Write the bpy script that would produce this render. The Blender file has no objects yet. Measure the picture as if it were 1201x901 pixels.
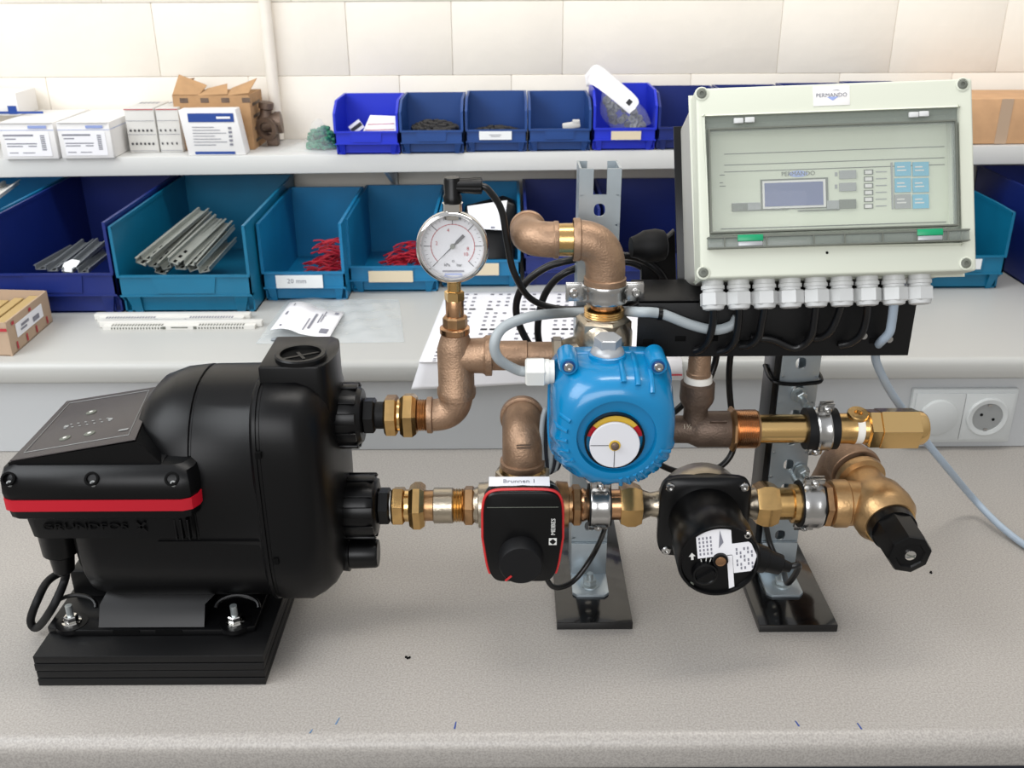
import bpy, bmesh, math, random
from mathutils import Vector, Matrix
random.seed(7)
sc = bpy.context.scene
PI = math.pi
# ---------------------------------------------------------------- camera
F = 1145.0; TH = math.radians(23.6); CH = 0.65; RO = math.radians(-0.3)
CM = Matrix.Rotation(PI/2-TH, 4, 'X') @ Matrix.Rotation(RO, 4, 'Z')
cd = bpy.data.cameras.new('camera'); cam = bpy.data.objects.new('camera', cd); sc.collection.objects.link(cam)
cam.matrix_world = Matrix.Translation((0, 0, CH)) @ CM
cd.sensor_width = 36; cd.lens = 36*F/1201; cd.clip_start = 0.02
cd.dof.use_dof = True; cd.dof.focus_distance = 0.98; cd.dof.aperture_fstop = 11
sc.camera = cam
# ---------------------------------------------------------------- world, light, exposure
w = bpy.data.worlds.new('world'); sc.world = w; w.use_nodes = True
nt = w.node_tree; bg = nt.nodes['Background']
tc = nt.nodes.new('ShaderNodeTexCoord'); sx = nt.nodes.new('ShaderNodeSeparateXYZ'); cr = nt.nodes.new('ShaderNodeValToRGB')
nt.links.new(tc.outputs['Generated'], sx.inputs[0]); nt.links.new(sx.outputs['Z'], cr.inputs[0]); nt.links.new(cr.outputs[0], bg.inputs[0])
cr.color_ramp.elements[0].position = 0.0; cr.color_ramp.elements[0].color = (.52, .50, .47, 1)
cr.color_ramp.elements[1].position = 0.7; cr.color_ramp.elements[1].color = (.86, .88, .92, 1)
bg.inputs[1].default_value = 0.62
def area(name, loc, target, sx_, sy_, power, col):
    l = bpy.data.lights.new(name, 'AREA'); l.shape = 'RECTANGLE'; l.size = sx_; l.size_y = sy_; l.energy = power; l.color = col
    o = bpy.data.objects.new(name, l); sc.collection.objects.link(o); o.location = loc
    o.rotation_euler = (Vector(target)-Vector(loc)).to_track_quat('-Z', 'Y').to_euler(); return o
area('window_light', (-1.9, .15, 1.9), (0, 1.2, .1), 1.6, 1.4, 40, (.93, .97, 1))
area('ceiling_lamp_light', (0.45, .95, 2.1), (0.4, 1.25, 0), 1.5, .35, 17, (1, .96, .9))
area('window_light', (-0.5, -1.4, 1.15), (0, 1.4, .2), 2.2, 1.1, 34, (.97, .98, 1))  # unseen window light, added to lift the dark wall strip below the shelf
sc.view_settings.view_transform = 'Standard'; sc.view_settings.look = 'None'
sc.view_settings.exposure = 0.15; sc.view_settings.gamma = 1; sc.view_settings.use_curve_mapping = False
# ---------------------------------------------------------------- helpers
def at(px, py, Y=None, z=None):
    """point in the room seen at a photograph pixel, on the plane y=Y or at the height z"""
    d = CM.to_3x3() @ Vector(((px-600.5)/F, (450.5-py)/F, -1))
    t = Y/d.y if Y is not None else (z-CH)/d.z
    return Vector((0, 0, CH)) + d*t
def dep(p): return p[1]*math.cos(TH)+(CH-p[2])*math.sin(TH)
def rr(d, p): return d*0.5*dep(p)/F
def V(*a): return Vector(a)
def col(h):
    if isinstance(h, str):
        c = [int(h[i:i+2], 16)/255 for i in (0, 2, 4)]
        return [x/12.92 if x < .04045 else ((x+.055)/1.055)**2.4 for x in c]+[1]
    return list(h)+[1]
def mat(name, c, rough=.5, metal=0, bump=0, bscale=200, var=0, vscale=30, coat=0, alpha=1, trans=0, c2=None, spec=None, ior=None):
    m = bpy.data.materials.new(name); m.use_nodes = True; t = m.node_tree; b = t.nodes['Principled BSDF']
    b.inputs['Base Color'].default_value = col(c); b.inputs['Roughness'].default_value = rough; b.inputs['Metallic'].default_value = metal
    b.inputs['Coat Weight'].default_value = coat; b.inputs['Alpha'].default_value = alpha; b.inputs['Transmission Weight'].default_value = trans
    if spec is not None: b.inputs['Specular IOR Level'].default_value = spec
    if ior: b.inputs['IOR'].default_value = ior
    g = t.nodes.new('ShaderNodeNewGeometry')
    if var or c2:
        n = t.nodes.new('ShaderNodeTexNoise'); n.inputs['Scale'].default_value = vscale; n.inputs['Detail'].default_value = 6
        t.links.new(g.outputs['Position'], n.inputs['Vector'])
        r = t.nodes.new('ShaderNodeValToRGB'); r.color_ramp.elements[0].position = .35; r.color_ramp.elements[1].position = .65
        a = col(c); v = var or .0
        r.color_ramp.elements[0].color = [x*(1-v) for x in a[:3]]+[1]
        r.color_ramp.elements[1].color = col(c2) if c2 else [min(1, x*(1+v)) for x in a[:3]]+[1]
        t.links.new(n.outputs['Fac'], r.inputs[0]); t.links.new(r.outputs[0], b.inputs['Base Color'])
    if bump:
        n = t.nodes.new('ShaderNodeTexNoise'); n.inputs['Scale'].default_value = bscale; n.inputs['Detail'].default_value = 3
        t.links.new(g.outputs['Position'], n.inputs['Vector'])
        bp = t.nodes.new('ShaderNodeBump'); bp.inputs['Strength'].default_value = bump; bp.inputs['Distance'].default_value = .001
        t.links.new(n.outputs['Fac'], bp.inputs['Height']); t.links.new(bp.outputs[0], b.inputs['Normal'])
    return m
M = dict(
 bench=mat('bench_laminate', '9f9a94', .38, bump=.10, bscale=900, var=.17, vscale=520),
 ledge=mat('ledge_laminate', 'b6b6b2', .35),
 riser=mat('riser_panel', 'b6b8b9', .5),
 wall=mat('painted_block', 'ebe4d8', .8, bump=.9, bscale=45, var=.02, vscale=8),
 mortar=mat('painted_mortar', 'e6dfd2', .85, bump=.8, bscale=90),
 shelf=mat('shelf_board', 'cfcfcc', .4),
 floor=mat('floor', '6a6a6a', .6), dark=mat('dark_frame', '1b1f2a', .5),
 black=mat('black_plastic', '050506', .36, bump=.05, bscale=1500, spec=.26),
 satin=mat('satin_black', '060607', .32, spec=.3),
 gloss=mat('glossy_black_board', '0b0b0c', .13, coat=.3),
 board=mat('black_board', '0b0b0c', .45, bump=.1, bscale=600, spec=.3),
 rubber=mat('black_rubber', '08080a', .6, spec=.3),
 panel=mat('control_panel_film', '3a3535', .42),
 red=mat('red_stripe', 'b00d22', .35), red2=mat('red_rim', 'c02a2c', .4),
 brass=mat('brass', 'd0aa70', .27, 1, bump=.12, bscale=150, var=.12, vscale=60),
 brass2=mat('bright_brass', 'e2bd80', .2, 1, bump=.08, bscale=150),
 brassd=mat('worn_brass', 'b38d66', .36, 1, bump=.3, bscale=250, var=.2, vscale=60),
 bronze=mat('cast_bronze', '9d8068', .46, .7, bump=.5, bscale=500, var=.14, vscale=70),
 bronzed=mat('dark_bronze', '6f5e52', .48, .65, bump=.6, bscale=500, var=.12, vscale=70),
 bronzeg=mat('golden_cast_bronze', 'b79468', .38, .85, bump=.3, bscale=400, var=.12, vscale=60),
 copper=mat('copper_pipe', 'c69a74', .26, 1, bump=.1, bscale=100, var=.15, vscale=40),
 nickel=mat('nickel', 'b5aa98', .3, 1, bump=.3, bscale=400, var=.06),
 steel=mat('steel', 'bdbcba', .25, 1, bump=.05, bscale=200),
 chrome=mat('chrome', 'dcdad6', .08, 1),
 zinc=mat('galvanised_steel', 'b4bbbc', .36, .8, var=.06, vscale=40),
 zincb=mat('blue_zinc', 'adb7bd', .36, .75, var=.05, vscale=40),
 blue=mat('blue_housing', '0377ab', .25, coat=.3),
 bluering=mat('dark_blue_ring', '0b3f78', .3),
 white=mat('white_plastic', 'd9d9d4', .4), paper=mat('white_paper', 'ecebee', .7), tape=mat('sealing_tape', 'e8e4dc', .6),
 encl=mat('enclosure_shell', 'c9ccbd', .45), enclside=mat('enclosure_body', 'b5b4ae', .5),
 encin=mat('enclosure_fascia', 'c3c8b4', .5),
 gland=mat('gland_grey', 'c6c7c6', .4), capgrey=mat('grey_cap', 'a4a6a8', .35, .3),
 cgrey=mat('grey_cable', '9aa1a4', .45), cblue=mat('light_cable', '9fadbb', .45), cblack=mat('black_cable', '08080a', .35),
 ink=mat('ink', '2a2a30', .6), inkg=mat('grey_ink', '80808a', .6), inkb=mat('blue_ink', '1a3f8c', .6), inkr=mat('red_ink', 'b03038', .6),
 pen=mat('pen_ink', '1f3f8a', .6), penf=mat('faded_pen_ink', '5f7d9e', .6),
 lcd=mat('lcd_screen', '5a6088', .25), cyan=mat('cyan_label', '5fa6bf', .5), green=mat('green_latch', '0b9060', .35), dgrey=mat('dark_key', '60635a', .5), mgrey=mat('grey_key', '8b8d8c', .5),
 yellow=mat('yellow_disc', 'd8b341', .4),
 teal=mat('teal_plastic', '07688a', .4, var=.05, vscale=20), tealb=mat('teal_blue_plastic', '0a6f9c', .4, var=.05, vscale=20),
 navy=mat('navy_plastic', '10246c', .4, var=.05, vscale=20), royal=mat('royal_blue_plastic', '1a2fc0', .35), mid=mat('denim_blue_plastic', '16407f', .4, var=.05, vscale=20),
 card=mat('cardboard', 'b08a62', .8, bump=.2, bscale=300, var=.08, vscale=40), cardl=mat('light_cardboard', 'c49a72', .8, var=.06, vscale=40), cardp=mat('printed_cardboard', 'b39a82', .75),
 wbox=mat('white_carton', 'e6e4e2', .6), gcart=mat('pale_carton', 'cfcdc8', .6),
 bluep=mat('blue_print', '15408e', .5), bluel=mat('light_blue_print', '8f9fd0', .5), tan=mat('tan_label', 'd6c8ac', .7), wlabel=mat('white_label', 'e4e6e6', .6),
 rail=mat('grey_rail', '9da19b', .4, .5, var=.06), railn=mat('dim_rail', '7f8488', .4, .5), redp=mat('red_plastic', 'a81428', .4), blk=mat('black_parts', '101014', .4),
 strip=mat('strip_white', 'd8d6d0', .45), green2=mat('green_bits', '2c7a5c', .5),
 socket=mat('socket_plastic', 'bfc2c1', .35), hole=mat('hole_dark', '070707', .8, spec=.1), wood=mat('tan_strip', 'b59a66', .6),
 clear=mat('clear_window', (.70, .76, .72), .06, alpha=.10), glass=mat('gauge_glass', (.9, .9, .9), .03, alpha=.08),
 smoke=mat('smoky_frame', (.26, .29, .26), .2, alpha=.5), bagm=mat('clear_bag', (.80, .85, .87), .18, alpha=.36, bump=.9, bscale=60), bagc=mat('thin_bag', (.85, .88, .88), .2, alpha=.16, bump=.6, bscale=60), dial=mat('dial_white', 'd6d6da', .5),
)
class MB:
    def __init__(s): s.bm = bmesh.new()
    def _f(s, vs):
        try: return s.bm.faces.new(vs)
        except ValueError: return None
    def box(s, c, size, R=None, bev=0):
        c = Vector(c); hx, hy, hz = [q/2 for q in size]; R = R or Matrix.Identity(3)
        v = [s.bm.verts.new(c+R@Vector((a*hx, b*hy, d*hz))) for d in (-1, 1) for a, b in ((-1, -1), (1, -1), (1, 1), (-1, 1))]
        fs = [s._f([v[i] for i in q]) for q in ((3, 2, 1, 0), (4, 5, 6, 7), (0, 1, 5, 4), (1, 2, 6, 5), (2, 3, 7, 6), (3, 0, 4, 7))]
        if bev:
            es = list({e for f in fs for e in f.edges})
            bmesh.ops.bevel(s.bm, geom=es, offset=bev, segments=2, profile=.5, affect='EDGES')
        return s
    def rings(s, rs, cap0=True, cap1=True):
        L = [[s.bm.verts.new(p) for p in r] for r in rs]; n = len(L[0])
        for a, b in zip(L, L[1:]):
            for i in range(n): s._f([a[i], a[(i+1) % n], b[(i+1) % n], b[i]])
        if cap0: s._f(L[0][::-1])
        if cap1: s._f(L[-1])
        return s
    def lathe(s, o, ax, prof, seg=36, ph=0, cap0=True, cap1=True, rib=None):
        o = Vector(o); ax = Vector(ax).normalized()
        u = Vector((0, 0, 1)) if abs(ax.z) < .9 else Vector((0, -1, 0))
        u = (u-ax*u.dot(ax)).normalized(); v = ax.cross(u)
        rs = []
        for a, r in prof:
            r = max(r, 1e-5)
            rs.append([o+ax*a+(u*math.cos(ph+2*PI*i/seg)+v*math.sin(ph+2*PI*i/seg))*(r*(rib if rib and i % 2 else 1)) for i in range(seg)])
        return s.rings(rs, cap0, cap1)
    def cyl(s, a, b, r, r2=None, seg=24): 
        a = Vector(a); b = Vector(b); return s.lathe(a, b-a, [(0, r), ((b-a).length, r if r2 is None else r2)], seg)
    def nut(s, o, ax, l, r, ph=0, ch=.12, seg=6):
        # hexagonal nut with chamfered ends, r across corners
        k = r*ch
        s.lathe(o, ax, [(0, r*.86), (k, r), (l-k, r), (l, r*.86)], seg, ph); return s
    def tube(s, pts, r, seg=14, caps=True):
        pts = [Vector(p) for p in pts]; n = len(pts); rs = []
        t0 = (pts[1]-pts[0]).normalized(); u = Vector((0, 0, 1)) if abs(t0.z) < .9 else Vector((1, 0, 0))
        u = (u-t0*u.dot(t0)).normalized()
        for i, p in enumerate(pts):
            t = (pts[min(i+1, n-1)]-pts[max(i-1, 0)]).normalized(); u = (u-t*u.dot(t)).normalized(); v = t.cross(u)
            q = r[i] if isinstance(r, (list, tuple)) else r
            rs.append([p+(u*math.cos(2*PI*k/seg)+v*math.sin(2*PI*k/seg))*q for k in range(seg)])
        return s.rings(rs, caps, caps)
    def prism(s, pts, vec, bev=0):
        vec = Vector(vec); a = [s.bm.verts.new(Vector(p)) for p in pts]; b = [s.bm.verts.new(Vector(p)+vec) for p in pts]; n = len(a)
        fs = [s._f(a[::-1]), s._f(b)]+[s._f([a[i], a[(i+1) % n], b[(i+1) % n], b[i]]) for i in range(n)]
        if bev:
            es = list({e for f in fs if f for e in f.edges})
            bmesh.ops.bevel(s.bm, geom=es, offset=bev, segments=2, profile=.5, affect='EDGES')
        return s
    def quad(s, a, b, c, d): s._f([s.bm.verts.new(Vector(p)) for p in (a, b, c, d)]); return s
    def grid(s, fn, nu, nv):
        g = [[s.bm.verts.new(fn(i/nu, j/nv)) for j in range(nv+1)] for i in range(nu+1)]
        for i in range(nu):
            for j in range(nv): s._f([g[i][j], g[i+1][j], g[i+1][j+1], g[i][j+1]])
        return s
    def build(s, name, m, parent=None, ang=38, solid=0):
        bm = s.bm; bmesh.ops.recalc_face_normals(bm, faces=bm.faces)
        off = Vector((0, 0, 0)); q = parent
        while q is not None: off += q.location; q = q.parent
        for v in bm.verts: v.co -= off
        ca = math.radians(ang)
        for f in bm.faces: f.smooth = True
        for e in bm.edges:
            if len(e.link_faces) == 2 and e.calc_face_angle(0) > ca: e.smooth = False
        me = bpy.data.meshes.new(name); bm.to_mesh(me); bm.free()
        o = bpy.data.objects.new(name, me); sc.collection.objects.link(o); me.materials.append(M[m] if isinstance(m, str) else m)
        if parent is not None: o.parent = parent
        if solid:
            md = o.modifiers.new('thickness', 'SOLIDIFY'); md.thickness = solid
        return o
def thing(name, label, cat, loc, group=None):
    o = bpy.data.objects.new(name, None); o.empty_display_size = .02; sc.collection.objects.link(o); o.location = loc
    o['label'] = label; o['category'] = cat
    if group: o['group'] = group
    return o
def tag(o, label, cat, group=None):
    o['label'] = label; o['category'] = cat
    if group: o['group'] = group
    return o
def struct(o): o['kind'] = 'structure'; return o
def spl(P, n=8):
    P = [Vector(p) for p in P]; Q = [P[0]*2-P[1]]+P+[P[-1]*2-P[-2]]; out = []
    for i in range(1, len(Q)-2):
        a, b, c, d = Q[i-1:i+3]
        for k in range(n):
            t = k/n; out.append(.5*((2*b)+(c-a)*t+(2*a-5*b+4*c-d)*t*t+(3*b-a-3*c+d)*t**3))
    out.append(P[-1]); return out
def text(s, size, pos, right, up, m, parent, name='lettering', ext=.00015, wide=1.0, align='CENTER'):
    c = bpy.data.curves.new(name, 'FONT'); c.body = s; c.size = size; c.align_x = align; c.align_y = 'CENTER'; c.extrude = ext; c.resolution_u = 2
    o = bpy.data.objects.new('tmp', c); sc.collection.objects.link(o)
    bpy.context.view_layer.update()
    me = bpy.data.meshes.new_from_object(o.evaluated_get(bpy.context.evaluated_depsgraph_get())); bpy.data.objects.remove(o)
    r = Vector(right).normalized(); u = Vector(up); u = (u-r*u.dot(r)).normalized(); n = r.cross(u)
    off = Vector((0, 0, 0)); q = parent
    while q is not None: off += q.location; q = q.parent
    Mx = Matrix((r, u, n)).transposed()
    for v in me.vertices: v.co = Mx@Vector((v.co.x*wide, v.co.y, v.co.z))+Vector(pos)-off
    me.name = name; me.materials.clear(); me.materials.append(M[m])
    o = bpy.data.objects.new(name, me); sc.collection.objects.link(o)
    if parent is not None: o.parent = parent
    return o
def marks(rects, org, right, up, m, parent, name='print', lift=.0003):
    """flat printed rectangles (u0,v0,u1,v1 in metres) on the plane org/right/up"""
    r = Vector(right).normalized(); u = Vector(up); u = (u-r*u.dot(r)).normalized(); n = r.cross(u); org = Vector(org)+n*lift; b = MB()
    for a, c, d, e in rects: b.quad(org+r*a+u*c, org+r*d+u*c, org+r*d+u*e, org+r*a+u*e)
    return b.build(name, m, parent)
def sup(c, hy, hz, n, X, seg=48):
    """superellipse ring in a plane x=X round c=(y,z)"""
    out = []
    for i in range(seg):
        a = 2*PI*i/seg; ca, sa = math.cos(a), math.sin(a)
        out.append(Vector((X, c[0]+hy*math.copysign(abs(ca)**(2/n), ca), c[1]+hz*math.copysign(abs(sa)**(2/n), sa))))
    return out
def bolt(o, ax, r=.0035, h=.003, m='steel', parent=None, name='screw'):
    return MB().lathe(o, ax, [(-.001, r), (h*.7, r), (h, r*.75), (h, r*.45), (h*.5, r*.42)], 14).build(name, m, parent)
# ================================================================ SETTING
YR = 1.2528; ZS = 0.143; ZU = 0.3502; YW = 1.82
X0, X1 = -1.35, 1.35
struct(MB().box((0, YW+.10, .35), (3.4, .16, 2.3)).build('wall_back', 'mortar'))
wall = bpy.data.objects['wall_back']
def wx(px, py): return at(px, py, Y=YW).x
zj = [at(600, 88, Y=YW).z, at(600, 1, Y=YW).z]; hb = zj[1]-zj[0]
rows = {0: [-1.69]+[-1.45, -1.18]+[wx(p, 45) for p in (-45, 182, 407, 530, 660, 915, 1048, 1175, 1400)]+[1.55, 1.69],
        -1: [-1.69, -1.3]+[wx(p, 130) for p in (-150, 60, 295, 470, 600, 808, 980, 1110, 1330)]+[1.5, 1.69]}
for k in range(-8, 5):
    xs = rows[k] if k in rows else [-1.69, -1.52+(k % 2)*.16]+[-1.2+(k % 2)*.16+i*.33 for i in range(9) if -1.2+(k % 2)*.16+i*.33 < 1.55]+[1.69]
    xs = sorted(xs); za = zj[0]+k*hb; zb = za+hb
    for a, b in zip(xs, xs[1:]):
        if b-a < .03: continue
        dy = random.uniform(0, .0016)
        MB().box(((a+b)/2, YW+.012+dy, (za+zb)/2), (b-a-.0003, .024, hb-.0003), bev=.0016).build('block', 'wall', wall)
struct(MB().box((0, 1.0, -.77), (3.4, 2.6, .04)).build('floor', 'floor'))
pc = [at(308, 0, Y=YW-.012), at(321, 108, Y=YW-.012)]
cz = MB(); xx = at(316, 60, Y=YW-.012).x
cz.cyl((xx, YW-.011, ZU-.001), (xx, YW-.011, 1.45), .0105, seg=20); o = cz.build('trim_1', 'wall'); struct(o)
# ---------------------------------------------------------------- workbench
wb = thing('workbench', 'long grey speckled laminate workbench with raised pale ledge at the back', 'workbench', (0, .69, -.75))
ya = at(600, 860, z=0).y
pf = [(YR+.02, 0), (ya+.004, 0)]+[(ya+.004-.014*math.sin(t), -.014+.014*math.cos(t)) for t in [PI/2*i/6 for i in range(1, 7)]]+[(ya-.010, -.030)]+[(ya-.004-.006*math.cos(t), -.030-.006*math.sin(t)) for t in [PI/2*i/4 for i in range(1, 5)]]+[(YR+.02, -.036)]
MB().prism([(X0, y, z) for y, z in pf], (X1-X0, 0, 0)).build('worktop', 'bench', wb, ang=60)
MB().box((0, YR+.009, ZS/2-.012), (X1-X0, .018, ZS-.026)).build('riser_panel', 'riser', wb)
yl = YR-.015; tl = .0302
pl = [(YW-.002, ZS), (yl+.010, ZS)]+[(yl+.010-.010*math.sin(t), ZS-.010+.010*math.cos(t)) for t in [PI/2*i/5 for i in range(1, 6)]]+[(yl, ZS-tl+.003), (yl+.003, ZS-tl), (YW-.002, ZS-tl)]
MB().prism([(X0, y, z) for y, z in pl], (X1-X0, 0, 0)).build('raised_ledge', 'ledge', wb, ang=60)
for x in (-1.28, 1.28):
    for y in (.76, 1.74): MB().box((x, y, -.393), (.05, .05, .714)).build('leg', 'dark', wb)
MB().box((0, .74, -.07), (2.5, .03, .065)).build('frame_rail', 'dark', wb)
MB().box((0, YW-.03, -.05), (2.6, .03, .32)).build('back_panel', 'dark', wb)
for px, py, a, L, m in ((396, 846, .25, .009, 'penf'), (534, 851, .1, .009, 'pen'), (935, 849, -.25, .007, 'pen'), (1008, 852, -.2, .008, 'pen'), (365, 858, .3, .005, 'penf')):
    p = at(px, py, z=0); d = Vector((math.sin(a), math.cos(a), 0))*L*.5; s = Vector((.0008, 0, 0))
    MB().prism([p-d-s, p-d+s, p+d+s*.6, p+d-s*.6], (0, 0, .0003)).build('pen_mark', m, wb)
# dirt crumbs
for i, (px, py) in enumerate(((478, 772), (1093, 672))):
    p = at(px, py, z=0); b = MB()
    for k in range(3): b.box(p+V(random.uniform(-.002, .002), random.uniform(-.001, .001), .0008), (.0024, .0018, .0016), Matrix.Rotation(k*1.1, 3, 'Z'), .0003)
    tag(b.build('crumb', 'hole'), ['tiny dark crumb on the bench between pump boards and left stand', 'small dark crumb on the bench right of the black knob'][i], 'crumb')
# ---------------------------------------------------------------- wall shelf
ws = thing('wall_shelf', 'pale grey shelf board on the wall above the bins', 'shelf', (0, 1.66, .3188))
tilt = math.radians(.45)
def shz(x): return ZU+x*math.tan(tilt)
MB().box((0, (1.66+YW)/2-.001, (ZU+.3188)/2), (X1-X0, YW-1.66-.002, ZU-.3188), Matrix.Rotation(-tilt, 3, 'Y'), .0015).build('shelf_board', 'shelf', ws)
for px in (462, 1010):
    x = at(px, 215, Y=YW-.01).x
    MB().box((x, YW-.006, .215), (.014, .009, .20)).build('wall_rail', 'shelf', ws)
    MB().prism([(x-.003, YW-.010, .317), (x-.003, 1.70, .317), (x-.003, 1.70, .309), (x-.003, YW-.010, .265)], (.006, 0, 0)).build('bracket', 'shelf', ws)
# ---------------------------------------------------------------- double socket in riser
so = thing('double_socket', 'light grey switch and power socket in one double frame on the riser panel', 'power socket', at(1128, 485, Y=YR)-V(0, 0, 0))
a = at(1066, 457, Y=YR); b_ = at(1193, 457, Y=YR); c_ = at(1186, 513, Y=YR)
xl_, xr_ = at(1064, 485, Y=YR).x, at(1186, 485, Y=YR).x; zt, zb = a.z, c_.z; zc = (zt+zb)/2; hw = (xr_-xl_)/2; xm = (xl_+xr_)/2
zt = zc+hw*.56; zb = zc-hw*.56
MB().box((xm, YR-.004, zc), (hw*2, .009, hw*1.12), bev=.002).build('frame', 'socket', so)
for k in (-1, 1): MB().box((xm+k*hw*.47, YR-.0095, zc), (hw*.93, .003, hw*.97), bev=.0006).build('insert_plate', 'socket', so)
MB().lathe((xm-hw*.47, YR-.010, zc), (0, -1, 0), [(0, hw*.37), (.0045, hw*.36), (.0055, hw*.34)], 40).build('dimmer_knob', 'socket', so)
ring = MB().lathe((xm+hw*.47, YR-.010, zc), (0, -1, 0), [(0, hw*.40), (.003, hw*.395), (.004, hw*.37), (.003, hw*.29), (-.002, hw*.285)], 40, cap0=False, cap1=False).build('socket_ring', 'socket', so)
well = MB().lathe((xm+hw*.47, YR-.0115, zc), (0, -1, 0), [(0, hw*.29), (.0002, hw*.29)], 40).build('socket_well', 'mgrey', so)
for k in (-1, 1): MB().cyl((xm+hw*.47+k*hw*.12, YR-.0116, zc-k*hw*.05), (xm+hw*.47+k*hw*.12, YR-.0122, zc-k*hw*.05), .0022).build('pin_hole', 'hole', well)
for k in (-1, 1): MB().box((xm+hw*.47, YR-.0125, zc+k*hw*.25), (.005, .002, .003)).build('earth_clip', 'steel', well)

# ================================================================ BINS
def bin_(name, label, m, pl, pr, bot, lip, post, back, d, z0, ls=None, group=None, lab=None, t=.0028, name_='storage_bin', pyl=None):
    """open-fronted bin; pixel rows give its heights, metres its depth"""
    pm = (pl+pr)/2; Yb = at(pm, bot, z=z0).y; Y = Yb-.012
    a, b = at(pl, lip, Y=Y), at(pr, lip, Y=Y); hl = a.z*.5+b.z*.5-z0; x0, x1 = a.x, b.x
    hf = at(pm, post, Y=Y).z-z0; h = at(pm, back, Y=Y+d).z-z0; ls = ls if ls is not None else d*.9; h = max(h, hf+.002)
    th = thing(name_, label, 'storage bin', ((x0+x1)/2, Y+d/2, z0), group)
    b = MB(); z = z0+.0002; e = .004
    side = [(Y+.012, z), (Y+.012, z+hl*.30), (Y, z+hl*.48), (Y, z+hf), (Y+ls, z+h), (Y+d, z+h), (Y+d, z)]
    for xs in (x0, x1-t): b.prism([(xs, y, q) for y, q in side], (t, 0, 0))
    b.box(((x0+x1)/2, Y+d-t/2, z+h/2), (x1-x0, t, h)); b.box(((x0+x1)/2, Y+.012+(d-.012)/2, z+t/2), (x1-x0, d-.012, t))
    b.box(((x0+x1)/2, Y+t/2, z+hl*.74), (x1-x0, t, hl*.52)); b.box(((x0+x1)/2, Y+.012+t/2, z+hl*.26), (x1-x0-.02, t, hl*.5))
    b.box(((x0+x1)/2, Y+.006, z+hl*.48), (x1-x0, .014, t))
    b.build('bin_body', m, th, ang=30)
    r = MB()      # rim beads
    for xs in (x0-.0006, x1-t-.0012):
        r.prism([(xs, Y-.0015, z+hf-.004), (xs, Y-.0015, z+hf+.001), (xs, Y+ls, z+h+.001), (xs, Y+d, z+h+.001), (xs, Y+d, z+h-.005), (xs, Y+ls, z+h-.005)], (t+.0018, 0, 0))
        r.box((xs+t/2+.0009, Y-.0005, z+(hf+hl)/2), (t+.0018, .003, hf-hl))
    r.box(((x0+x1)/2, Y-.0008, z+hl-.0015), (x1-x0, .004, .003)); r.box(((x0+x1)/2, Y+d, z+h-.001), (x1-x0, .004, .004))
    r.build('rim', m, th, ang=30)
    xm = (x0+x1)/2; W = x1-x0
    MB().prism([(xm-W*.24, Y-.002, z+hl*.95), (xm+W*.24, Y-.002, z+hl*.95), (xm+W*.22, Y-.002, z+hl*.55), (xm-W*.22, Y-.002, z+hl*.55)], (0, .0025, 0)).build('grip_plate', m, th)
    for s in (-1, 1):
        MB().prism([(xm+s*W*.47, Y+.002, z+hl*.5), (xm+s*W*.36, Y+.002, z+hl*.5), (xm+s*W*.36, Y+.010, z), (xm+s*W*.42, Y+.010, z)], (0, .006, 0)).build('foot', m, th)
    if lab:
        lm, a0, a1, b0, b1 = lab; p, q, s = at(a0, b0, Y=Y-.0023), at(a1, b0, Y=Y-.0023), at(a0, b1, Y=Y-.0023)
        MB().box(((p.x+q.x)/2, Y-.0026, (p.z+s.z)/2), (q.x-p.x, .0008, p.z-s.z)).build('label_card', lm, th)
    return dict(x0=x0, x1=x1, Y=Y, d=d, z=z0, hl=hl, h=h, th=th)
G1 = 'large bins on the bench ledge'; G2 = 'small bins on the wall shelf'
B = {}
dM = YW-.012
def bd(bot, px): return dM-(at(px, bot, z=ZS).y-.012)-.004
B['A'] = bin_('A', 'dark teal storage bin at the left photo edge holding pale rails', 'tealb', -175, -14, 366, 322, 262, 206, bd(366, -80), ZS, group=G1)
B['B'] = bin_('B', 'big navy storage bin with dim metal rails, left of the big teal bin', 'navy', -10, 133, 367, 321, 262, 205, bd(367, 60), ZS, group=G1)
B['C'] = bin_('C', 'big teal storage bin full of grey metal rails', 'teal', 137, 293, 366, 323, 266, 206, bd(366, 225), ZS, group=G1)
B['D'] = bin_('D', 'smaller teal bin with handwritten white label and red parts', 'tealb', 307, 404, 352, 319, 263, 229, bd(352, 350)*.82, ZS, group=G1, lab=('wlabel', 323, 378, 323, 338))
B['E'] = bin_('E', 'teal bin with plain tan label and red parts, left of the gauge', 'tealb', 409, 512, 342, 312, 258, 222, bd(342, 460)*.92, ZS, group=G1, lab=('tan', 432, 484, 318, 331))
B['F'] = bin_('F', 'teal bin behind the gauge holding a labelled black bag', 'tealb', 517, 610, 336, 305, 250, 220, bd(336, 560)*.95, ZS, group=G1, lab=('tan', 545, 585, 309, 323))
B['G'] = bin_('G', 'dark blue bin behind the bronze elbows', 'navy', 615, 702, 334, 300, 246, 219, bd(334, 650)*.95, ZS, group=G1)
B['H'] = bin_('H', 'dark blue bin right of the upright metal rail top', 'navy', 707, 835, 332, 298, 244, 217, bd(332, 750)*.95, ZS, group=G1)
B['I'] = bin_('I', 'teal bin peeking out right of the grey control box', 'teal', 1085, 1180, 338, 300, 250, 222, bd(338, 1130)*.9, ZS, ls=.06, group=G1, lab=('wlabel', 1110, 1152, 304, 316))
B['J'] = bin_('J', 'big navy storage bin at the right photo edge', 'navy', 1257, 1420, 360, 318, 252, 202, bd(360, 1280), ZS, group=G1)
B['K'] = bin_('K', 'big navy storage bin hidden mostly behind the control box', 'navy', 930, 1070, 346, 305, 255, 206, bd(346, 960)*.9, ZS, group=G1)
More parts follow.
